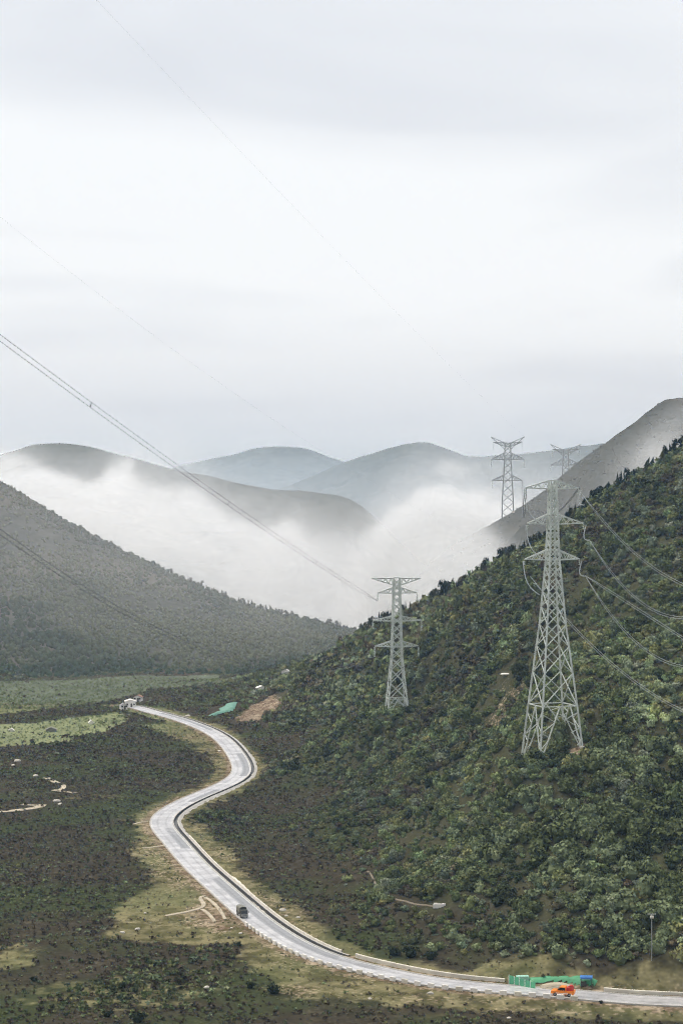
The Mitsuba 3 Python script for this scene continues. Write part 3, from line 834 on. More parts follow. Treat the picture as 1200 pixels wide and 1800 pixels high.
# green sheeting over the works by the road, the hoarding, the blue roof
def netting(outline_px, heap, label, m, seed, cell=0.35):
    """a sheet thrown over uneven ground: hugging it at the rim, lifted by what lies under it"""
    poly = sg.Polygon([at(*q)[:2] for q in outline_px]).buffer(0)
    x0, y0, x1, y1 = poly.bounds
    xs_, ys_ = np.arange(x0 - 1, x1 + 1, cell), np.arange(y0 - 1, y1 + 1, cell * 1.2)
    X, Y = np.meshgrid(xs_, ys_)
    pt = shapely.points(X.ravel(), Y.ravel())
    d = np.where(shapely.contains(poly, pt), shapely.distance(poly.exterior, pt), -shapely.distance(poly, pt)).reshape(X.shape)
    d = d + fb(X, Y, 1.6, 3, seed) * 1.2
    top = H(X, Y) + 0.12 + heap * np.clip(d / 2.2, 0, 1) ** 0.7 * (0.55 + 1.0 * (fb(X, Y, 4.5, 3, seed + 1) + 0.4)) + 0.22 * fb(X, Y, 0.9, 2, seed + 2)
    f = grid_faces(*X.shape)
    keep_ = (d.reshape(-1)[f] > 0).all(1)
    rim = np.where(d < 0.5, -0.5 * (0.5 - d), 0)
    mesh = trimesh.Trimesh(np.stack([X, Y, top + rim], -1).reshape(-1, 3), f[keep_], process=False)
    mesh.remove_unreferenced_vertices()
    return single('green_tarpaulin', mesh, m, label, 'tarpaulin', smooth=50)


netting([(926, 1722), (950, 1719), (1000, 1717), (1035, 1719), (1053, 1727), (1046, 1738), (1012, 1736), (985, 1730), (955, 1731), (930, 1735)], 0.7, 'long green sheet draped over a heap beside the road works', GREEN, 5)
netting([(363, 1260), (376, 1255), (386, 1252), (384, 1247), (394, 1245), (396, 1239), (407, 1238), (419, 1235), (415, 1245), (408, 1252), (394, 1255), (378, 1259)], 1.1, 'turquoise green sheeting on the slope right of the upper road', TURQ, 6, 0.6)
key = thing('hoarding', 'pale green site hoarding panels at the left end of the road works', 'hoarding')
a, b = at(894, 1733), at(941, 1740)
for k in range(5):
    q0, q1 = a + (b - a) * k / 5, a + (b - a) * (k + 0.94) / 5
    hgt = 1.9 - 0.16 * k
    part(key, 'panel', beam(q0 + [0, 0, hgt / 2], q1 + [0, 0, hgt / 2 - 0.06], hgt, 0.07) if False else join([beam(q0 + [0, 0, 0.15 + hgt / 2], q1 + [0, 0, 0.12 + hgt / 2], 0.06, hgt)]), PALEGREEN)
    part(key, 'post', beam(q0 - [0, 0, 0.4], q0 + [0, 0, hgt + 0.3], 0.12), WHITE)
a = at(918, 1724)
single('crate', place(rbox(0, 0, 0.45, 2.6, 1.3, 1.0, 0.06), a, 0.1), mat('pale_turquoise', (0.30, 0.55, 0.45), 0.6), 'pale turquoise crate behind the green hoarding', 'crate', smooth=False)
key = thing('canopy', 'small bright blue roof on posts at the right end of the green sheeting', 'canopy')
a = at(1030, 1736)
rise_ = lambda x: 1.75 + 0.15 * x / 1.3
part(key, 'roof', place(join([rbox(0, 0, 1.9, 2.6, 2.0, 0.14, 0.03), rbox(0, -0.93, 1.72, 2.4, 0.08, 0.3, 0.02)]), a, -0.1), BLUE)
for sx in (-1.1, 1.1):
    for sy in (-0.9, 0.9):
        part(key, 'post', place(box(sx, sy, 0.7, 0.12, 0.12, 2.3), a, -0.1), DARKPAINT)
part(key, 'counter', place(rbox(-0.6, 0.1, 0.4, 1.2, 0.9, 0.9, 0.05), a, -0.1), DARKPAINT)
a, b = at(948, 1737), at(1008, 1739)
v = trimesh.creation.icosphere(subdivisions=4, radius=1.0)
vv = v.vertices * np.array([np.linalg.norm(b - a) / 2, 1.6, 1.0])
vv = vv * (0.8 + 0.5 * meshkit.fbm(v.vertices * 2.0 + 3, 4, 3))[:, None]
single('earth_heap', place(trimesh.Trimesh(vv, v.faces, process=False), (a + b) / 2, 0), 'm_path_soil', 'low tan heap of earth in front of the green sheeting', 'earth heap', smooth=60)


def wheel(key, x, y, r, w=0.28):
    t_ = trimesh.creation.cylinder(radius=r, height=w, sections=18)
    t_.apply_transform(trimesh.transformations.rotation_matrix(math.pi / 2, [1, 0, 0]))
    t_.apply_translation([x, y, r])
    h_ = trimesh.creation.cylinder(radius=r * 0.5, height=w + 0.04, sections=12)
    h_.apply_transform(trimesh.transformations.rotation_matrix(math.pi / 2, [1, 0, 0]))
    h_.apply_translation([x, y, r])
    return t_, h_


def vehicle_part(key, pose, name, m, bsdf, **kw):
    return part(key, name, place(m, *pose), bsdf, **kw)


# the truck: canvas-topped, coming towards the photographer on the left lane
i = along(411, 1614)
q, a = road_pose(i, -2.5)
pose = (q, a + math.pi, 0.76)
key = thing('truck', 'dark canvas topped truck on the middle stretch of the winding road', 'truck')
V = lambda n, m, b, **kw: vehicle_part(key, pose, n, m, b, **kw)
V('chassis', join([box(0, s * 0.45, 0.72, 6.4, 0.16, 0.24) for s in (-1, 1)]), RUBBER)
V('cab', prism([(1.55, 0.75), (3.3, 0.75), (3.36, 1.5), (3.05, 2.45), (2.8, 2.62), (1.55, 2.62)], -1.15, 1.15), DARKPAINT)
wk = V('windscreen', prism([(3.345, 1.56), (3.36, 1.58), (3.10, 2.40), (3.075, 2.38)], -0.98, 0.98), PANE)
V('bumper', rbox(3.42, 0, 0.72, 0.22, 2.3, 0.34, 0.05), ROOFGREY)
V('grille', rbox(3.36, 0, 1.18, 0.08, 1.5, 0.42, 0.02), ROOFGREY)
for s in (-1, 1):
    V('headlight', rbox(3.36, s * 0.92, 1.12, 0.1, 0.3, 0.26, 0.04), LAMP)
    V('side_window', box(2.45, s * 1.155, 2.02, 0.85, 0.03, 0.62), PANE)
    V('mirror', rbox(3.05, s * 1.38, 1.95, 0.08, 0.2, 0.42, 0.02), RUBBER)
V('cargo_bed', rbox(-0.95, 0, 1.28, 4.7, 2.4, 0.75, 0.05), DARKPAINT)
hoop = [(-1.18, 1.66), (1.18, 1.66), (1.18, 2.75), (0.95, 3.15), (0.4, 3.3), (-0.4, 3.3), (-0.95, 3.15), (-1.18, 2.75)]
cv = prism(hoop, -2.3, 2.3)
cv.apply_transform(trimesh.transformations.rotation_matrix(math.pi / 2, [0, 0, 1]))
cv.apply_translation([-0.95, 0, 0])
V('canvas_cover', cv, CANVAS)
for x in (-3.2, -2.05, -0.9, 0.2, 1.32):
    rib = prism([(y * 1.012, 1.66 + (z - 1.66) * 1.012) for y, z in hoop], -0.05, 0.05)
    rib.apply_transform(trimesh.transformations.rotation_matrix(math.pi / 2, [0, 0, 1]))
    rib.apply_translation([x, 0, 0])
    V('canvas_rib', rib, DARKPAINT)
for x in (2.3, -1.6, -2.7):
    for s in (-1, 1):
        t_, h_ = wheel(key, x, s * 0.98, 0.5)
        wk = V('wheel', t_, RUBBER)
        part(wk, 'hub', place(h_, *pose), ROOFGREY)

# the orange pickup by the road works
i = along(993, 1750)
q, a = road_pose(i, -1.6)
pose = (q, a)
key = thing('pickup_truck', 'orange pickup truck with a red load parked at the road works', 'truck')
V('body', prism([(-2.35, 0.45), (2.3, 0.45), (2.38, 0.7), (2.3, 1.02), (1.15, 1.12), (0.95, 1.15), (-2.35, 1.15)], -0.92, 0.92), ORANGE)
V('cab', prism([(-0.75, 1.15), (1.2, 1.13), (0.55, 1.82), (0.35, 1.88), (-0.6, 1.88)], -0.82, 0.82), ORANGE)
V('windscreen', prism([(1.16, 1.19), (1.19, 1.2), (0.60, 1.80), (0.575, 1.78)], -0.72, 0.72), PANE)
for s in (-1, 1):
    V('side_window', prism([(-0.62, 1.2), (1.0, 1.2), (0.5, 1.74), (-0.55, 1.74)], s * 0.83 - 0.015, s * 0.83 + 0.015), PANE)
    V('headlight', rbox(2.34, s * 0.68, 0.84, 0.1, 0.32, 0.18, 0.03), LAMP)
    V('side_stripe', box(-0.2, s * 0.925, 0.62, 3.6, 0.02, 0.14), WHITE)
V('bumper', rbox(2.42, 0, 0.5, 0.16, 1.8, 0.24, 0.04), WHITE)
V('tailboard', rbox(-2.4, 0, 1.05, 0.1, 1.8, 0.5, 0.02), ORANGE)
for x in (-1.45, 1.5):
    for s in (-1, 1):
        t_, h_ = wheel(key, x, s * 0.84, 0.36, 0.22)
        wk = V('wheel', t_, RUBBER)
        part(wk, 'hub', place(h_, *pose), ROOFGREY)
single('load', place(join([rbox(-1.5, 0, 1.5, 1.3, 1.4, 0.75, 0.08), rbox(-1.7, 0.1, 2.05, 0.7, 0.9, 0.4, 0.08)]), *pose), RED, 'red load on the bed of the orange pickup truck', 'load')

# a pole with a box on the dark slope at the right
g = at(1145, 1690)
key = thing('utility_pole', 'slim grey pole with a pale box on top, on the dark slope', 'pole')
hp = 82 / sc(g[1])
pole = trimesh.creation.cylinder(radius=0.09, height=hp + 1, sections=10)
part(key, 'pole', place(pole, g + [0, 0, hp / 2 - 0.5]), SHADEDSTEEL)
part(key, 'box', place(rbox(0, -0.3, hp - 0.6, 0.8, 0.4, 0.5, 0.05), g), CONCRETE)
part(key, 'crossbar', place(box(0, 0, hp - 0.05, 1.7, 0.12, 0.12), g), STEEL)

# ------------------------------------------------------------------ vegetation
def clump_template(seed, n, leaf, core=1):
    """a bush of radius 1 sitting on z = 0: leaf clumps spread through a lumpy dome over a small dark core"""
    r = np.random.default_rng(seed)
    lobes = np.c_[r.uniform(-0.45, 0.45, (5, 2)), r.uniform(0.25, 0.75, 5)]
    V_, F_, S_ = [], [], []
    for j in range(n):
        c = lobes[j % 5]
        u = r.normal(size=3)
        u[2] = abs(u[2]) * 0.9 + 0.1 * u[2]
        u /= np.linalg.norm(u)
        p = c + u * r.uniform(0.32, 0.62) * [1, 1, 0.85]
        nn = u + r.normal(size=3) * 0.55
        nn /= np.linalg.norm(nn)
        a = np.cross(nn, r.normal(size=3)); a /= np.linalg.norm(a)
        b = np.cross(nn, a)
        s = leaf * r.uniform(0.7, 1.35)
        k = len(V_)
        for ang in (0, 2.1, 4.2):
            an = ang + r.uniform(-0.5, 0.5)
            V_.append(p + (a * math.cos(an) + b * math.sin(an)) * s)
            S_.append(0)
        F_.append([k, k + 1, k + 2])
        S_[-3:] = [r.uniform(0.7, 1.35)] * 3
    if core:
        m = trimesh.creation.icosphere(subdivisions=0 if core == 1 else 1, radius=1)
        k = len(V_)
        cv_ = m.vertices * [0.58, 0.58, 0.48] * (0.85 + 0.3 * r.random((len(m.vertices), 1))) + [0, 0, 0.35]
        V_ += list(cv_); S_ += [0.8] * len(cv_); F_ += list(m.faces + k)
    return np.array(V_), np.array(F_), np.array(S_)


def conifer_template(seed, tiers=4, sides=6, wide=0.24):
    """(trunk, crown) of a conifer of height 1: ragged drooping tiers"""
    r = np.random.default_rng(seed)
    V_, F_, S_ = [], [], []
    for t_ in range(tiers):
        z0, z1 = 0.14 + 0.72 * t_ / tiers, 0.14 + 0.72 * (t_ + 1) / tiers + 0.16
        w = wide * (1 - t_ / (tiers + 0.3)) * r.uniform(0.7, 1.3)
        k = len(V_)
        off = r.normal(size=2) * 0.03
        V_.append([off[0], off[1], min(z1, 1.0)]); S_.append(1.15)
        for j in range(sides * 2):
            an = (j + r.uniform(-0.3, 0.3)) * math.pi / sides
            rr = w * (1.0 if j % 2 == 0 else 0.55) * r.uniform(0.75, 1.25)
            V_.append([rr * math.cos(an), rr * math.sin(an), z0 + r.uniform(-0.04, 0.03) + (0.05 if j % 2 else 0)]); S_.append(r.uniform(0.75, 1.1))
        for j in range(sides * 2):
            F_.append([k, k + 1 + j, k + 1 + (j + 1) % (sides * 2)])
    return np.array(V_), np.array(F_), np.array(S_)


PALETTE = np.array([(0.054, 0.068, 0.036), (0.120, 0.145, 0.068), (0.220, 0.265, 0.145), (0.180, 0.190, 0.085), (0.110, 0.098, 0.064), (0.200, 0.232, 0.158), (0.112, 0.138, 0.088)])


def scatter(pos, size, rot, col, temps, which, squash=None):
    """all copies as one mesh with a colour per vertex"""
    vs, fs, cs, at_ = [], [], [], 0
    for k, (tv, tf, ts) in enumerate(temps):
        m = which == k
        if not m.any():
            continue
        c, s = np.cos(rot[m]), np.sin(rot[m])
        x = tv[None, :, 0] * c[:, None] - tv[None, :, 1] * s[:, None]
        y = tv[None, :, 0] * s[:, None] + tv[None, :, 1] * c[:, None]
        z = np.broadcast_to(tv[None, :, 2], x.shape) * (1 if squash is None else squash[m][:, None])
        v = np.stack([x, y, z], -1) * size[m][:, None, None] + pos[m][:, None, :]
        f = tf[None] + (np.arange(m.sum()) * len(tv))[:, None, None] + at_
        at_ += m.sum() * len(tv)
        vs.append(v.reshape(-1, 3)), fs.append(f.reshape(-1, 3))
        cs.append((col[m][:, None, :] * ts[None, :, None]).reshape(-1, 3))
    return (np.vstack(vs), np.vstack(fs)), np.vstack(cs)


def in_frame(n, d0, d1, half=0.255):
    d = np.sqrt(rng.uniform(d0 ** 2, d1 ** 2, n))
    return d * rng.uniform(-half, half, n), d


KEEP = [(*at(kx, ky)[:2], rad) for kx, ky, rad in keep_out]


def free(x, y):
    """how much room there is: 0 on the road, on bare earth and on turf"""
    q, _ = road_tree.query(np.c_[x, y])
    p = np.c_[y, x]
    out = np.ones(len(x))
    for kx, ky, rad in KEEP:
        out *= np.hypot(x - kx, (y - ky) * 0.6) > rad
    return out * sstep(6.0, 13, q) * (1 - 0.93 * sstep(0.2, 0.65, GRASS(p))) * (1 - 0.95 * sstep(0.2, 0.6, EARTH(p)))


def hues(x, y, z, mix_seed):
    """which of the palette grows where: drifts of a kind, some strays"""
    a, b = fb(x, y, 38, 3, mix_seed), fb(x, y, 14, 3, mix_seed + 1)
    r = np.clip(0.64 * np.clip(0.5 + 2.3 * fb(x, y, 6.5, 2, mix_seed + 4), 0, 1) + 0.36 * rng.random(len(x)), 0, 0.999)
    w = np.stack([0.9 + 0 * a, np.clip(0.9 + 2 * a, 0.1, 3), np.clip(5.0 * (b + 0.02), 0.04, 3) * np.clip(0.6 + 3 * a, 0.1, 2), np.clip(0.3 + 1.5 * b, 0.05, 1), np.clip(0.22 - 2.6 * a, 0.03, 0.9), np.clip(0.3 + 1.2 * b, 0.05, 1), 0.7 + 0 * a], 1)
    w /= w.sum(1, keepdims=True)
    i = (np.cumsum(w, 1) < r[:, None]).sum(1).clip(0, 6)
    return PALETTE[i] * (1 + 0.8 * fb(x, y, 9, 2, mix_seed + 2) + 0.9 * fb(x, y, 75, 2, mix_seed + 3))[:, None] * 1.14 * rng.uniform(0.8, 1.2, (len(x), 1)) * rng.uniform(0.93, 1.07, (len(x), 3))


BIG = [clump_template(s, 120, 0.165, 1) for s in range(5)]
MIDDLE = [clump_template(20 + s, 44, 0.25, 1) for s in range(5)]
def lump_template(seed):
    r = np.random.default_rng(seed)
    m = trimesh.creation.icosphere(subdivisions=0, radius=1)
    v = m.vertices * (0.75 + 0.5 * r.random((len(m.vertices), 1))) * [0.9, 0.9, 0.8] + [0, 0, 0.5]
    keep_ = (v[m.faces][:, :, 2] > -0.1).any(1)
    return v, m.faces[keep_], np.full(len(v), 1.0) * (0.85 + 0.3 * r.random(len(v)))


LUMPS = [lump_template(70 + k) for k in range(5)]
SPARSE = [clump_template(80 + s, 24, 0.36, 0) for s in range(5)]
LOW = [clump_template(40 + s, 11, 0.47, 0) for s in range(5)]
CONES = [conifer_template(60 + s) for s in range(5)]

# bushes of the hillside
x, y = in_frame(128000, 372, 1085)
hill = sstep(1.2, 7, H(x, y))
dens = hill * free(x, y) * np.clip(0.62 + 2.0 * fb(x, y, 30, 3, 91), 0.12, 1) * (1 - 0.35 * sstep(500, 1000, y))
ok = rng.random(len(x)) < dens
x, y = x[ok], y[ok]
z = H(x, y)
lushness = sstep(-0.2, 0.25, fb(x, y, 55, 3, 93)) * 0.6 + sstep(3, 25, z) * 0.4
size = (0.6 + 1.75 * rng.random(len(x)) ** 2.0) * (1 + 0.6 * sstep(540, 410, y) * sstep(5, 60, x)) * (0.75 + 0.65 * lushness) * (1 + 0.25 * sstep(600, 1000, y))
col = hues(x, y, z, 95)
col *= (1 + 0.45 * sstep(15, 45, x) * sstep(560, 470, y) * sstep(-0.1, 0.15, fb(x, y, 20, 3, 99)))[:, None]
pos = np.c_[x, y, z - 0.12 * size]
shown = np.abs(x / y) < 0.172
pix = np.where(shown & ((EYE - z) / y < 0.262), size / y, 0)
order = np.argsort(-pix)[:300]
big = np.zeros(len(x), bool)
big[order] = True
rot = rng.uniform(0, 6.28, len(x))
which = rng.integers(0, 5, len(x))
near_ = (y < 620) & (size > 0.9) & (np.abs(x / y) < 0.2) & ~big
far_ = ~near_ & ~big & (y < 720)
small_ = ~near_ & ~big & ~far_
sq = rng.uniform(0.85, 1.3, len(x))
for sel, tm in ((near_, BIG), (far_, MIDDLE), (small_, SPARSE)):
    me, c_ = scatter(pos[sel], size[sel], rot[sel], col[sel], tm, which[sel], sq[sel])
    key = numbered('shrub_cover')
    scene[key] = mikit.ply(me, 'm_leaf', color=c_)
    tag(key, 'dense mixed green and brown shrubs covering the right hillside', 'shrubs', kind='stuff')
cache = {}
tones = rng.uniform(0.85, 1.15, (5, 3, 1)) * np.array([PALETTE[0], PALETTE[1], PALETTE[2] * 0.8])[None]
for n, i in enumerate(order):
    k, j = int(which[i]), int(np.argmin(np.abs(PALETTE[:3] - col[i]).sum(1)))
    if (k, j) not in cache:
        tv, tf, ts = BIG[k]
        cache[(k, j)] = mikit.ply((tv, tf), 'm_leaf', color=tones[k, j][None] * ts[:, None])
    key = numbered('bush')
    scene[key] = {**cache[(k, j)], 'to_world': T().translate(list(pos[i])).rotate([0, 0, 1], math.degrees(rot[i])).scale([size[i], size[i], size[i] * sq[i]])}
    bx_, by_ = 600 + F * x[i] / y[i], 900 + F * (EYE - z[i]) / y[i]
    tone = ('blackish green', 'mid green', 'pale grey green')[j]
    zone = ('to the right of the tallest pylon' if bx_ > 1030 and by_ < 1340 else 'on the slope above the road works' if bx_ > 860 and by_ >= 1340 else 'on the slope below the tallest pylon' if bx_ > 760 else 'on the lower hillside beside the middle road')
    tag(key, f'large {tone} bush among the shrubs {zone}', 'bush', f'{tone} bushes {zone}')

# low heath on the valley floor
x, y = in_frame(190000, 372, 1180)
hill = sstep(1.2, 7, H(x, y))
dens = (1 - 0.45 * hill) * free(x, y) * np.clip(0.6 + 1.8 * fb(x, y, 22, 3, 101), 0.12, 1) * (1 - 0.45 * sstep(500, 1000, y))
ok = rng.random(len(x)) < dens
x, y = x[ok], y[ok]
z = H(x, y)
tall = sstep(0.05, 0.3, fb(x, y, 40, 3, 103))
size = (0.30 + 0.5 * rng.random(len(x)) ** 2) * (1 + 1.1 * tall) * (1 + 0.5 * sstep(600, 1000, y))
col = hues(x, y, z, 105) * 0.80
brown = rng.random(len(x)) < 0.55 - 0.4 * tall
col[brown] = np.array([0.076, 0.063, 0.045]) * rng.uniform(0.7, 1.4, (brown.sum(), 1))
me, c_ = scatter(np.c_[x, y, z - 0.1 * size], size, rng.uniform(0, 6.28, len(x)), col, LOW, rng.integers(0, 5, len(x)), rng.uniform(0.6, 1.1, len(x)))
scene['heath'] = mikit.ply(me, 'm_leaf', color=c_)
tag('heath', 'low dark brown and green heath on the valley floor', 'heath', kind='stuff')

# tussocks on the turf
x, y = in_frame(102000, 372, 1165)
q_, _ = road_tree.query(np.c_[x, y])
ok = (rng.random(len(x)) < sstep(0.25, 0.7, GRASS(np.c_[y, x])) * (0.35 + 1.2 * (fb(x, y, 12, 3, 108) + 0.1))) & (q_ > 5.2)
x, y = x[ok], y[ok]
size = rng.uniform(0.16, 0.42, len(x)) * (1 + 0.8 * sstep(700, 1000, y))
col = np.where((fb(x, y, 16, 3, 109) > -0.03)[:, None], np.array([0.22, 0.19, 0.11]), np.array([0.12, 0.125, 0.060])) * rng.uniform(0.6, 1.4, (len(x), 1))
lush_ = (x < -70) & (y > 780)
col[lush_] = np.array([0.17, 0.215, 0.095]) * rng.uniform(0.75, 1.25, (lush_.sum(), 1))
me, c_ = scatter(np.c_[x, y, H(x, y) - 0.06], size, rng.uniform(0, 6.28, len(x)), col, LOW, rng.integers(0, 5, len(x)), rng.uniform(0.7, 1.2, len(x)))
scene['grass_tussocks'] = mikit.ply(me, 'm_leaf', color=c_)
tag('grass_tussocks', 'olive and straw coloured grass tussocks along the road verges', 'grass', kind='stuff')

# wood on the left mountain
n = 30000
i_ = rng.uniform(0.0, 1.03, n)
lx_ = rng.uniform(-330, 150, n)
fy_ = np.interp(lx_, lx, foot_y); cy2 = np.interp(lx_, lx, crest_y)
ly_ = fy_ + (cy2 - fy_) * i_
ok = (np.abs(lx_ / ly_) < 0.23) & (rng.random(n) < np.clip(0.6 + 1.9 * fb(lx_, ly_, 70, 4, 111) - 0.25 * sstep(0.5, 1.0, i_) * sstep(-80, -300, lx_), 0.08, 1))
x, y, tl = lx_[ok], ly_[ok], i_[ok]
z = left_z(x, y)
size = rng.uniform(0.9, 2.5, len(x)) * (1 + 0.3 * fb(x, y, 50, 2, 113))
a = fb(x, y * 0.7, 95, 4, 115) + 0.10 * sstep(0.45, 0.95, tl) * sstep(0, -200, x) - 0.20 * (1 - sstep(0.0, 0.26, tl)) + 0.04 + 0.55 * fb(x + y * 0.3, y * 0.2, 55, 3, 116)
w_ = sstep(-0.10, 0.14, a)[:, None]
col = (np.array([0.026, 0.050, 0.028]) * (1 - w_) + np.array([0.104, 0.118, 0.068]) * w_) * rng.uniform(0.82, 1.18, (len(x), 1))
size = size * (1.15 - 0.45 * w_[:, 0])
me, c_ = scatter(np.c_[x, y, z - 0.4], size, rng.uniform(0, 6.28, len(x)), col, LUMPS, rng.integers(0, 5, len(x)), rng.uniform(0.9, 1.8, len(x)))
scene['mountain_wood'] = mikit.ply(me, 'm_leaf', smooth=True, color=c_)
tag('mountain_wood', 'grey green scrub and wood covering the left mountain', 'wood', kind='stuff')

# scrub on the hazy right mountain
X_, Y_, Z_ = right_m
x = rng.uniform(60, 380, 7000); y = rng.uniform(1020, 1800, 7000)
ok = (np.abs(x / y) < 0.2) & (rng.random(len(x)) < np.clip(0.55 + 1.6 * fb(x, y, 60, 3, 121), 0.1, 1))
x, y = x[ok], y[ok]
z = rightm_z(x, y)
ok = z > -30
x, y, z = x[ok], y[ok], z[ok]
size = rng.uniform(0.6, 1.3, len(x))
col = np.where((rng.random(len(x)) < 0.5)[:, None], np.array([0.085, 0.085, 0.072]), np.array([0.062, 0.070, 0.056])) * rng.uniform(0.8, 1.25, (len(x), 1))
me, c_ = scatter(np.c_[x, y, z - 0.2], size, rng.uniform(0, 6.28, len(x)), col, LUMPS, rng.integers(0, 5, len(x)), rng.uniform(0.6, 1.2, len(x)))
scene['mountain_scrub'] = mikit.ply(me, 'm_leaf', smooth=True, color=c_)
tag('mountain_scrub', 'sparse scrub on the hazy grey mountain at the right', 'scrub', kind='stuff')

# conifers that stand out on the crests
def broad_crown(seed):
    tv, tf, ts = clump_template(seed, 60, 0.2, 1)
    return tv * [0.26, 0.26, 0.66] + [0, 0, 0.22], tf, ts


CROWNS = [conifer_template(160 + k, 3 + k % 3, 5, 0.20 + 0.03 * (k % 4)) for k in range(6)] + [broad_crown(180 + k) for k in range(4)]
crown_ply = {}
trunk_mesh = trimesh.creation.cylinder(radius=0.028, height=0.36, sections=6)
trunk_mesh.apply_translation([0, 0, 0.10])
trunk_ply = mikit.ply(trunk_mesh, BARK)
CTONE = [(0.022, 0.032, 0.020), (0.034, 0.044, 0.024), (0.065, 0.070, 0.036)]


def pine(p, h, label, group, tone):
    k = (int(rng.integers(0, 10)), tone)
    if k not in crown_ply:
        tv, tf, ts = CROWNS[k[0]]
        crown_ply[k] = mikit.ply((tv, tf), 'm_leaf', color=np.array(CTONE[tone])[None] * ts[:, None])
    key = thing('pine_tree', label, 'tree', group)
    M = T().translate(list(p)).rotate([0, 0, 1], float(rng.uniform(0, 360))).scale([h * rng.uniform(0.9, 1.35)] * 2 + [h])
    scene[key + '__trunk'] = {**trunk_ply, 'to_world': M}
    scene[key + '__crown'] = {**crown_ply[k], 'to_world': M}


ds = np.arange(560, 1060, 2.0)
for n in range(170):
    px = rng.uniform(618, 1215) if n % 3 == 0 else px + rng.normal() * 9
    xs_ = (px - 600) / F * ds
    el = (H(xs_, ds) - EYE) / ds
    j = int(np.argmax(el))
    d = ds[j] + rng.uniform(-7, 4)
    x_ = (px - 600) / F * d
    pine([x_, d, float(H(x_, d)) - 0.15], rng.uniform(3.2, 6.4) * (1 + 0.3 * (px < 800)) , 'dark little conifer on the crest line of the right hill', 'conifers on the crest of the right hill', int(rng.choice([0, 0, 1, 1, 2])))
for n in range(130):
    px = 150 + 490 * rng.random() ** 0.8
    xr = (px - 600) / F
    cand = np.arange(1420, 1720, 3.0)
    el = (left_z(xr * cand, cand) - EYE) / cand
    d = cand[int(np.argmax(el))] + rng.uniform(-12, 4)
    pine([xr * d, d, float(left_z(np.array([xr * d]), np.array([d]))[0]) - 0.2], rng.uniform(3.0, 7.0) * (0.7 + 0.5 * (px - 150) / 490), 'tiny conifer along the skyline of the left mountain', 'conifers on the skyline of the left mountain', int(rng.choice([0, 1])))
tv, tf, ts = BIG[1]
dark_ply = mikit.ply((tv, tf), 'm_leaf', color=np.array([0.030, 0.040, 0.022])[None] * ts[:, None])
for px, py, rad, lab in ((482, 1748, 1.9, 'dark round bush in the grass below the road bend, left of centre at the bottom'), (188, 1788, 1.3, 'dark bush at the bottom edge, left of a larger dark bush'), (242, 1798, 1.9, 'larger dark bush at the bottom edge in the lower left'),
                         (60, 1726, 1.0, 'small dark bush in the heath near the lower left corner'), (692, 1681, 1.9, 'dark bush above the low cream wall, leftmost of three'), (722, 1684, 2.3, 'tall dark bush above the low cream wall, middle of three'), (756, 1688, 1.7, 'dark bush above the low cream wall, rightmost of three'), (440, 1738, 1.3, 'dark bush left of the dark round bush below the road bend')):
    g = at(px, py)
    key = numbered('bush')
    scene[key] = {**dark_ply, 'to_world': T().translate(list(g - [0, 0, 0.15])).rotate([0, 0, 1], px * 7.0).scale([rad, rad, rad * 1.05])}
    tag(key, lab, 'bush')
g = at(1056, 1765)
tv, tf, ts = BIG[2]
key = numbered('bush')
scene[key] = {**mikit.ply((tv, tf), 'm_leaf', color=np.array([0.02, 0.024, 0.016])[None] * ts[:, None]), 'to_world': T().translate(list(g)).scale(0.62)}
tag(key, 'small black bush alone at the near road edge right of the orange pickup', 'bush')
# ------------------------------------------------------------------ the cloud lying in the valley
FOG_LO, FOG_HI = np.array([-1000.0, 620.0, -235.0]), np.array([620.0, 3050.0, 250.0])
fxs, fys, fzs = (np.linspace(a, b, n) for a, b, n in zip(FOG_LO, FOG_HI, (216, 122, 92)))
top_px = np.array([(-300, 770), (0, 798), (60, 804), (110, 838), (150, 838), (188, 822), (228, 838), (255, 862), (300, 846), (345, 862), (400, 896), (450, 905), (520, 912), (565, 935), (605, 955), (645, 935), (690, 880), (740, 830), (800, 815), (850, 832), (890, 846), (960, 856), (1200, 900)], float)
fz3, fy3, fx3 = np.meshgrid(fzs, fys, fxs, indexing='ij')
MID = 2350.0


def fog_noise(m, size, o, seed, sq=1.0):
    return meshkit.fbm(np.stack([fx3[m], fy3[m] * sq, fz3[m]], -1) / size + 3.0, o, seed) - 0.5


dens = np.zeros_like(fz3)
# the bank between the mountains
m = (fy3 > 1900) & (fz3 < 245)
yy = (fy3[m] - MID) / 480.0
top_z = EYE - (np.interp(600 + fx3[m] / MID * F, top_px[:, 0], top_px[:, 1]) - 900) / F * MID
top_z = top_z - 16 - 75 * np.abs(yy) ** 1.6 + 120 * fog_noise(m, 62.0, 5, 83, 0.8) + 130 * fog_noise(m, 170.0, 3, 84, 0.7) + 42 * fog_noise(m, 30.0, 3, 82, 0.6)
gap = np.exp(-((fx3[m] + 5) / 75) ** 2)
dens[m] = sstep(-5, 24, top_z - fz3[m]) ** 1.2 * np.clip(0.15 + 1.8 * (fog_noise(m, 60.0, 4, 85) + 0.5), 0, 2) * 0.026 * (1 - 0.8 * gap * sstep(-60, 20, fz3[m]))
dens[m] += 0.0011 * sstep(-75, 5, top_z - fz3[m]) * np.clip(0.2 + 2.2 * (fog_noise(m, 48.0, 3, 90) + 0.4), 0, 2)
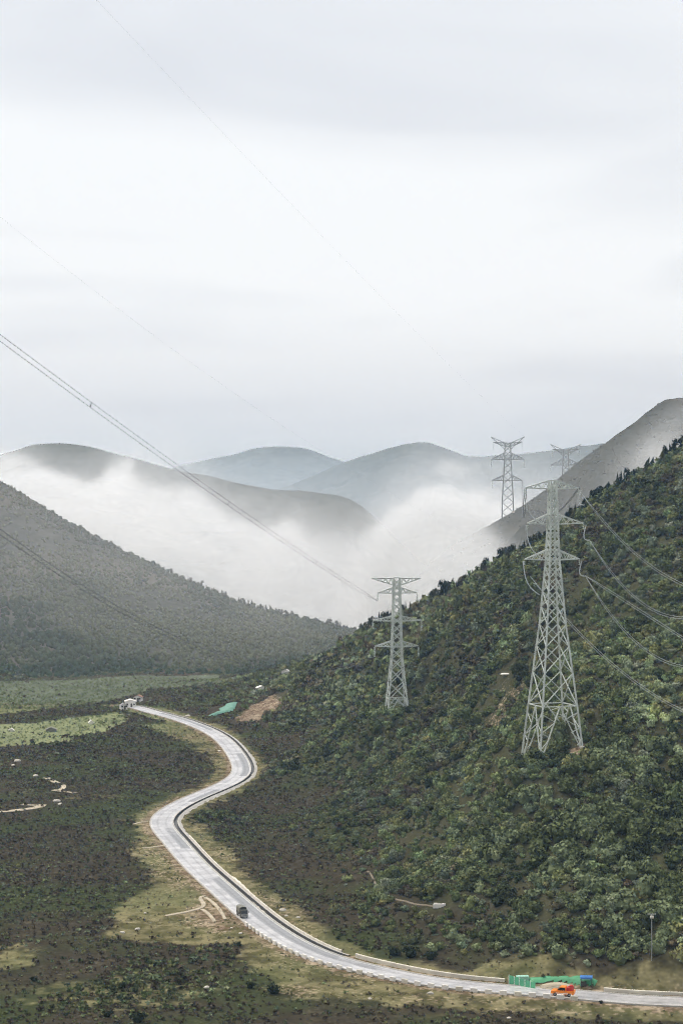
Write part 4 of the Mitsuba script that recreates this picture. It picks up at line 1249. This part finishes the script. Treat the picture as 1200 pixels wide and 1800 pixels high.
# its tongue behind the crest of the right hill, which hides the foot of the grey ridge
m = (fy3 > 1040) & (fy3 < 1420) & (fx3 > 5) & (fx3 < 330) & (fz3 < 190)
px_ = 600 + fx3[m] / fy3[m] * F
top_z = EYE - (np.interp(px_, [600, 640, 700, 780, 850, 885, 930, 1000, 1250], [985, 950, 900, 850, 868, 920, 962, 972, 960]) - 900) / F * fy3[m]
top_z = top_z + 80 * fog_noise(m, 55.0, 4, 86) - 14
env = sstep(1040, 1120, fy3[m]) * (1 - sstep(1330, 1420, fy3[m])) * sstep(8, 55, fx3[m]) * (1 - sstep(250, 330, fx3[m]))
dens[m] = np.maximum(dens[m], sstep(-10, 34, top_z - fz3[m]) * env * 0.020)
blob = np.exp(-((fx3[m] - 232) / 26) ** 2 - ((fz3[m] - 146 - 0.7 * (fx3[m] - 232)) / 20) ** 2 - ((fy3[m] - 1370) / 60) ** 2)
dens[m] += blob * 0.032 * np.clip(0.5 + 2.4 * fog_noise(m, 45.0, 3, 88), 0, 2)
# thin mist over the farther valley
m = fz3 < 250
lid = np.where(fy3 < 1750, 1 - sstep(45, 185, fz3), 1 - sstep(20, 160, fz3))
thin = (0.00086 * sstep(850, 1450, fy3) * (1 - 0.80 * sstep(1650, 1900, fy3)) + 0.0006 * sstep(70, 150, fx3) * sstep(1000, 1150, fy3) * (1 - sstep(1600, 1750, fy3))) * lid
edge = np.minimum.reduce([sstep(0, 0.16, (fx3 - FOG_LO[0]) / 1620), sstep(0, 0.12, (FOG_HI[0] - fx3) / 1620), sstep(0, 0.05, (fy3 - FOG_LO[1]) / 2430), sstep(0, 0.10, (FOG_HI[1] - fy3) / 2430), sstep(0, 0.08, (FOG_HI[2] - fz3) / 485), sstep(0, 0.05, (fz3 - FOG_LO[2]) / 485)])
dens = ((dens + thin) * edge + 0.000064).astype(np.float32)
scene['m_mist'] = {'type': 'null'}
scene['valley_cloud'] = {'type': 'cube', 'to_world': T().translate(list((FOG_LO + FOG_HI) / 2)).scale(list((FOG_HI - FOG_LO) / 2)),
    'bsdf': {'type': 'ref', 'id': 'm_mist'}, 'exterior': {'type': 'ref', 'id': 'haze_air'},
    'interior': {'type': 'heterogeneous', 'albedo': {'type': 'constvolume', 'value': rgb((0.982, 0.991, 0.998))}, 'phase': {'type': 'hg', 'g': 0.5},
                 'sigma_t': {'type': 'gridvolume', 'grid': mi.VolumeGrid(dens[..., None]), 'filter_type': 'trilinear', 'wrap_mode': 'clamp',
                             'to_world': T().translate(list(FOG_LO)).scale(list(FOG_HI - FOG_LO))}}}
far_xs, far_ys, far_zs = np.linspace(-2200, 2200, 24), np.linspace(3060, 6600, 40), np.linspace(-235, 340, 40)
z3, y3, x3 = np.meshgrid(far_zs, far_ys, far_xs, indexing='ij')
far_d = 0.00078 * (1 - sstep(60, 320, z3)) * sstep(3060, 3500, y3) * (1 - sstep(6100, 6600, y3)) * (1 - sstep(1700, 2200, np.abs(x3))) * (0.7 + 0.6 * meshkit.fbm(np.stack([x3, y3, z3], -1) / 500.0, 3, 97)) + 0.000064
scene['valley_mist'] = {'type': 'cube', 'to_world': T().translate([0, 4830, 52.5]).scale([2200, 1770, 287.5]),
    'bsdf': {'type': 'ref', 'id': 'm_mist'}, 'exterior': {'type': 'ref', 'id': 'haze_air'},
    'interior': {'type': 'heterogeneous', 'albedo': {'type': 'constvolume', 'value': rgb((0.72, 0.87, 1.0))}, 'phase': {'type': 'hg', 'g': 0.5},
                 'sigma_t': {'type': 'gridvolume', 'grid': mi.VolumeGrid(far_d.astype(np.float32)[..., None]), 'filter_type': 'trilinear', 'wrap_mode': 'clamp',
                             'to_world': T().translate([-2200, 3060, -235]).scale([4400, 3540, 575])}}}
tag('valley_mist', 'thin blue grey mist between the far mountain ranges', 'mist', kind='stuff')
tag('valley_cloud', 'white bank of low cloud lying in the valley between the mountains', 'cloud', kind='stuff')

# ------------------------------------------------------------------ haze
scene['m_air'] = {'type': 'null'}
HAZE_LO, HAZE_HI = np.array([-7000.0, -1000.0, -245.0]), np.array([7000.0, 9800.0, 362.0])
scene['haze'] = {'type': 'cube', 'to_world': T().translate(list((HAZE_LO + HAZE_HI) / 2)).scale(list((HAZE_HI - HAZE_LO) / 2)),
                 'bsdf': {'type': 'ref', 'id': 'm_air'}, 'interior': {'type': 'ref', 'id': 'haze_air'}}
tag('haze', 'thin grey haze filling the valley air', 'haze', kind='stuff')
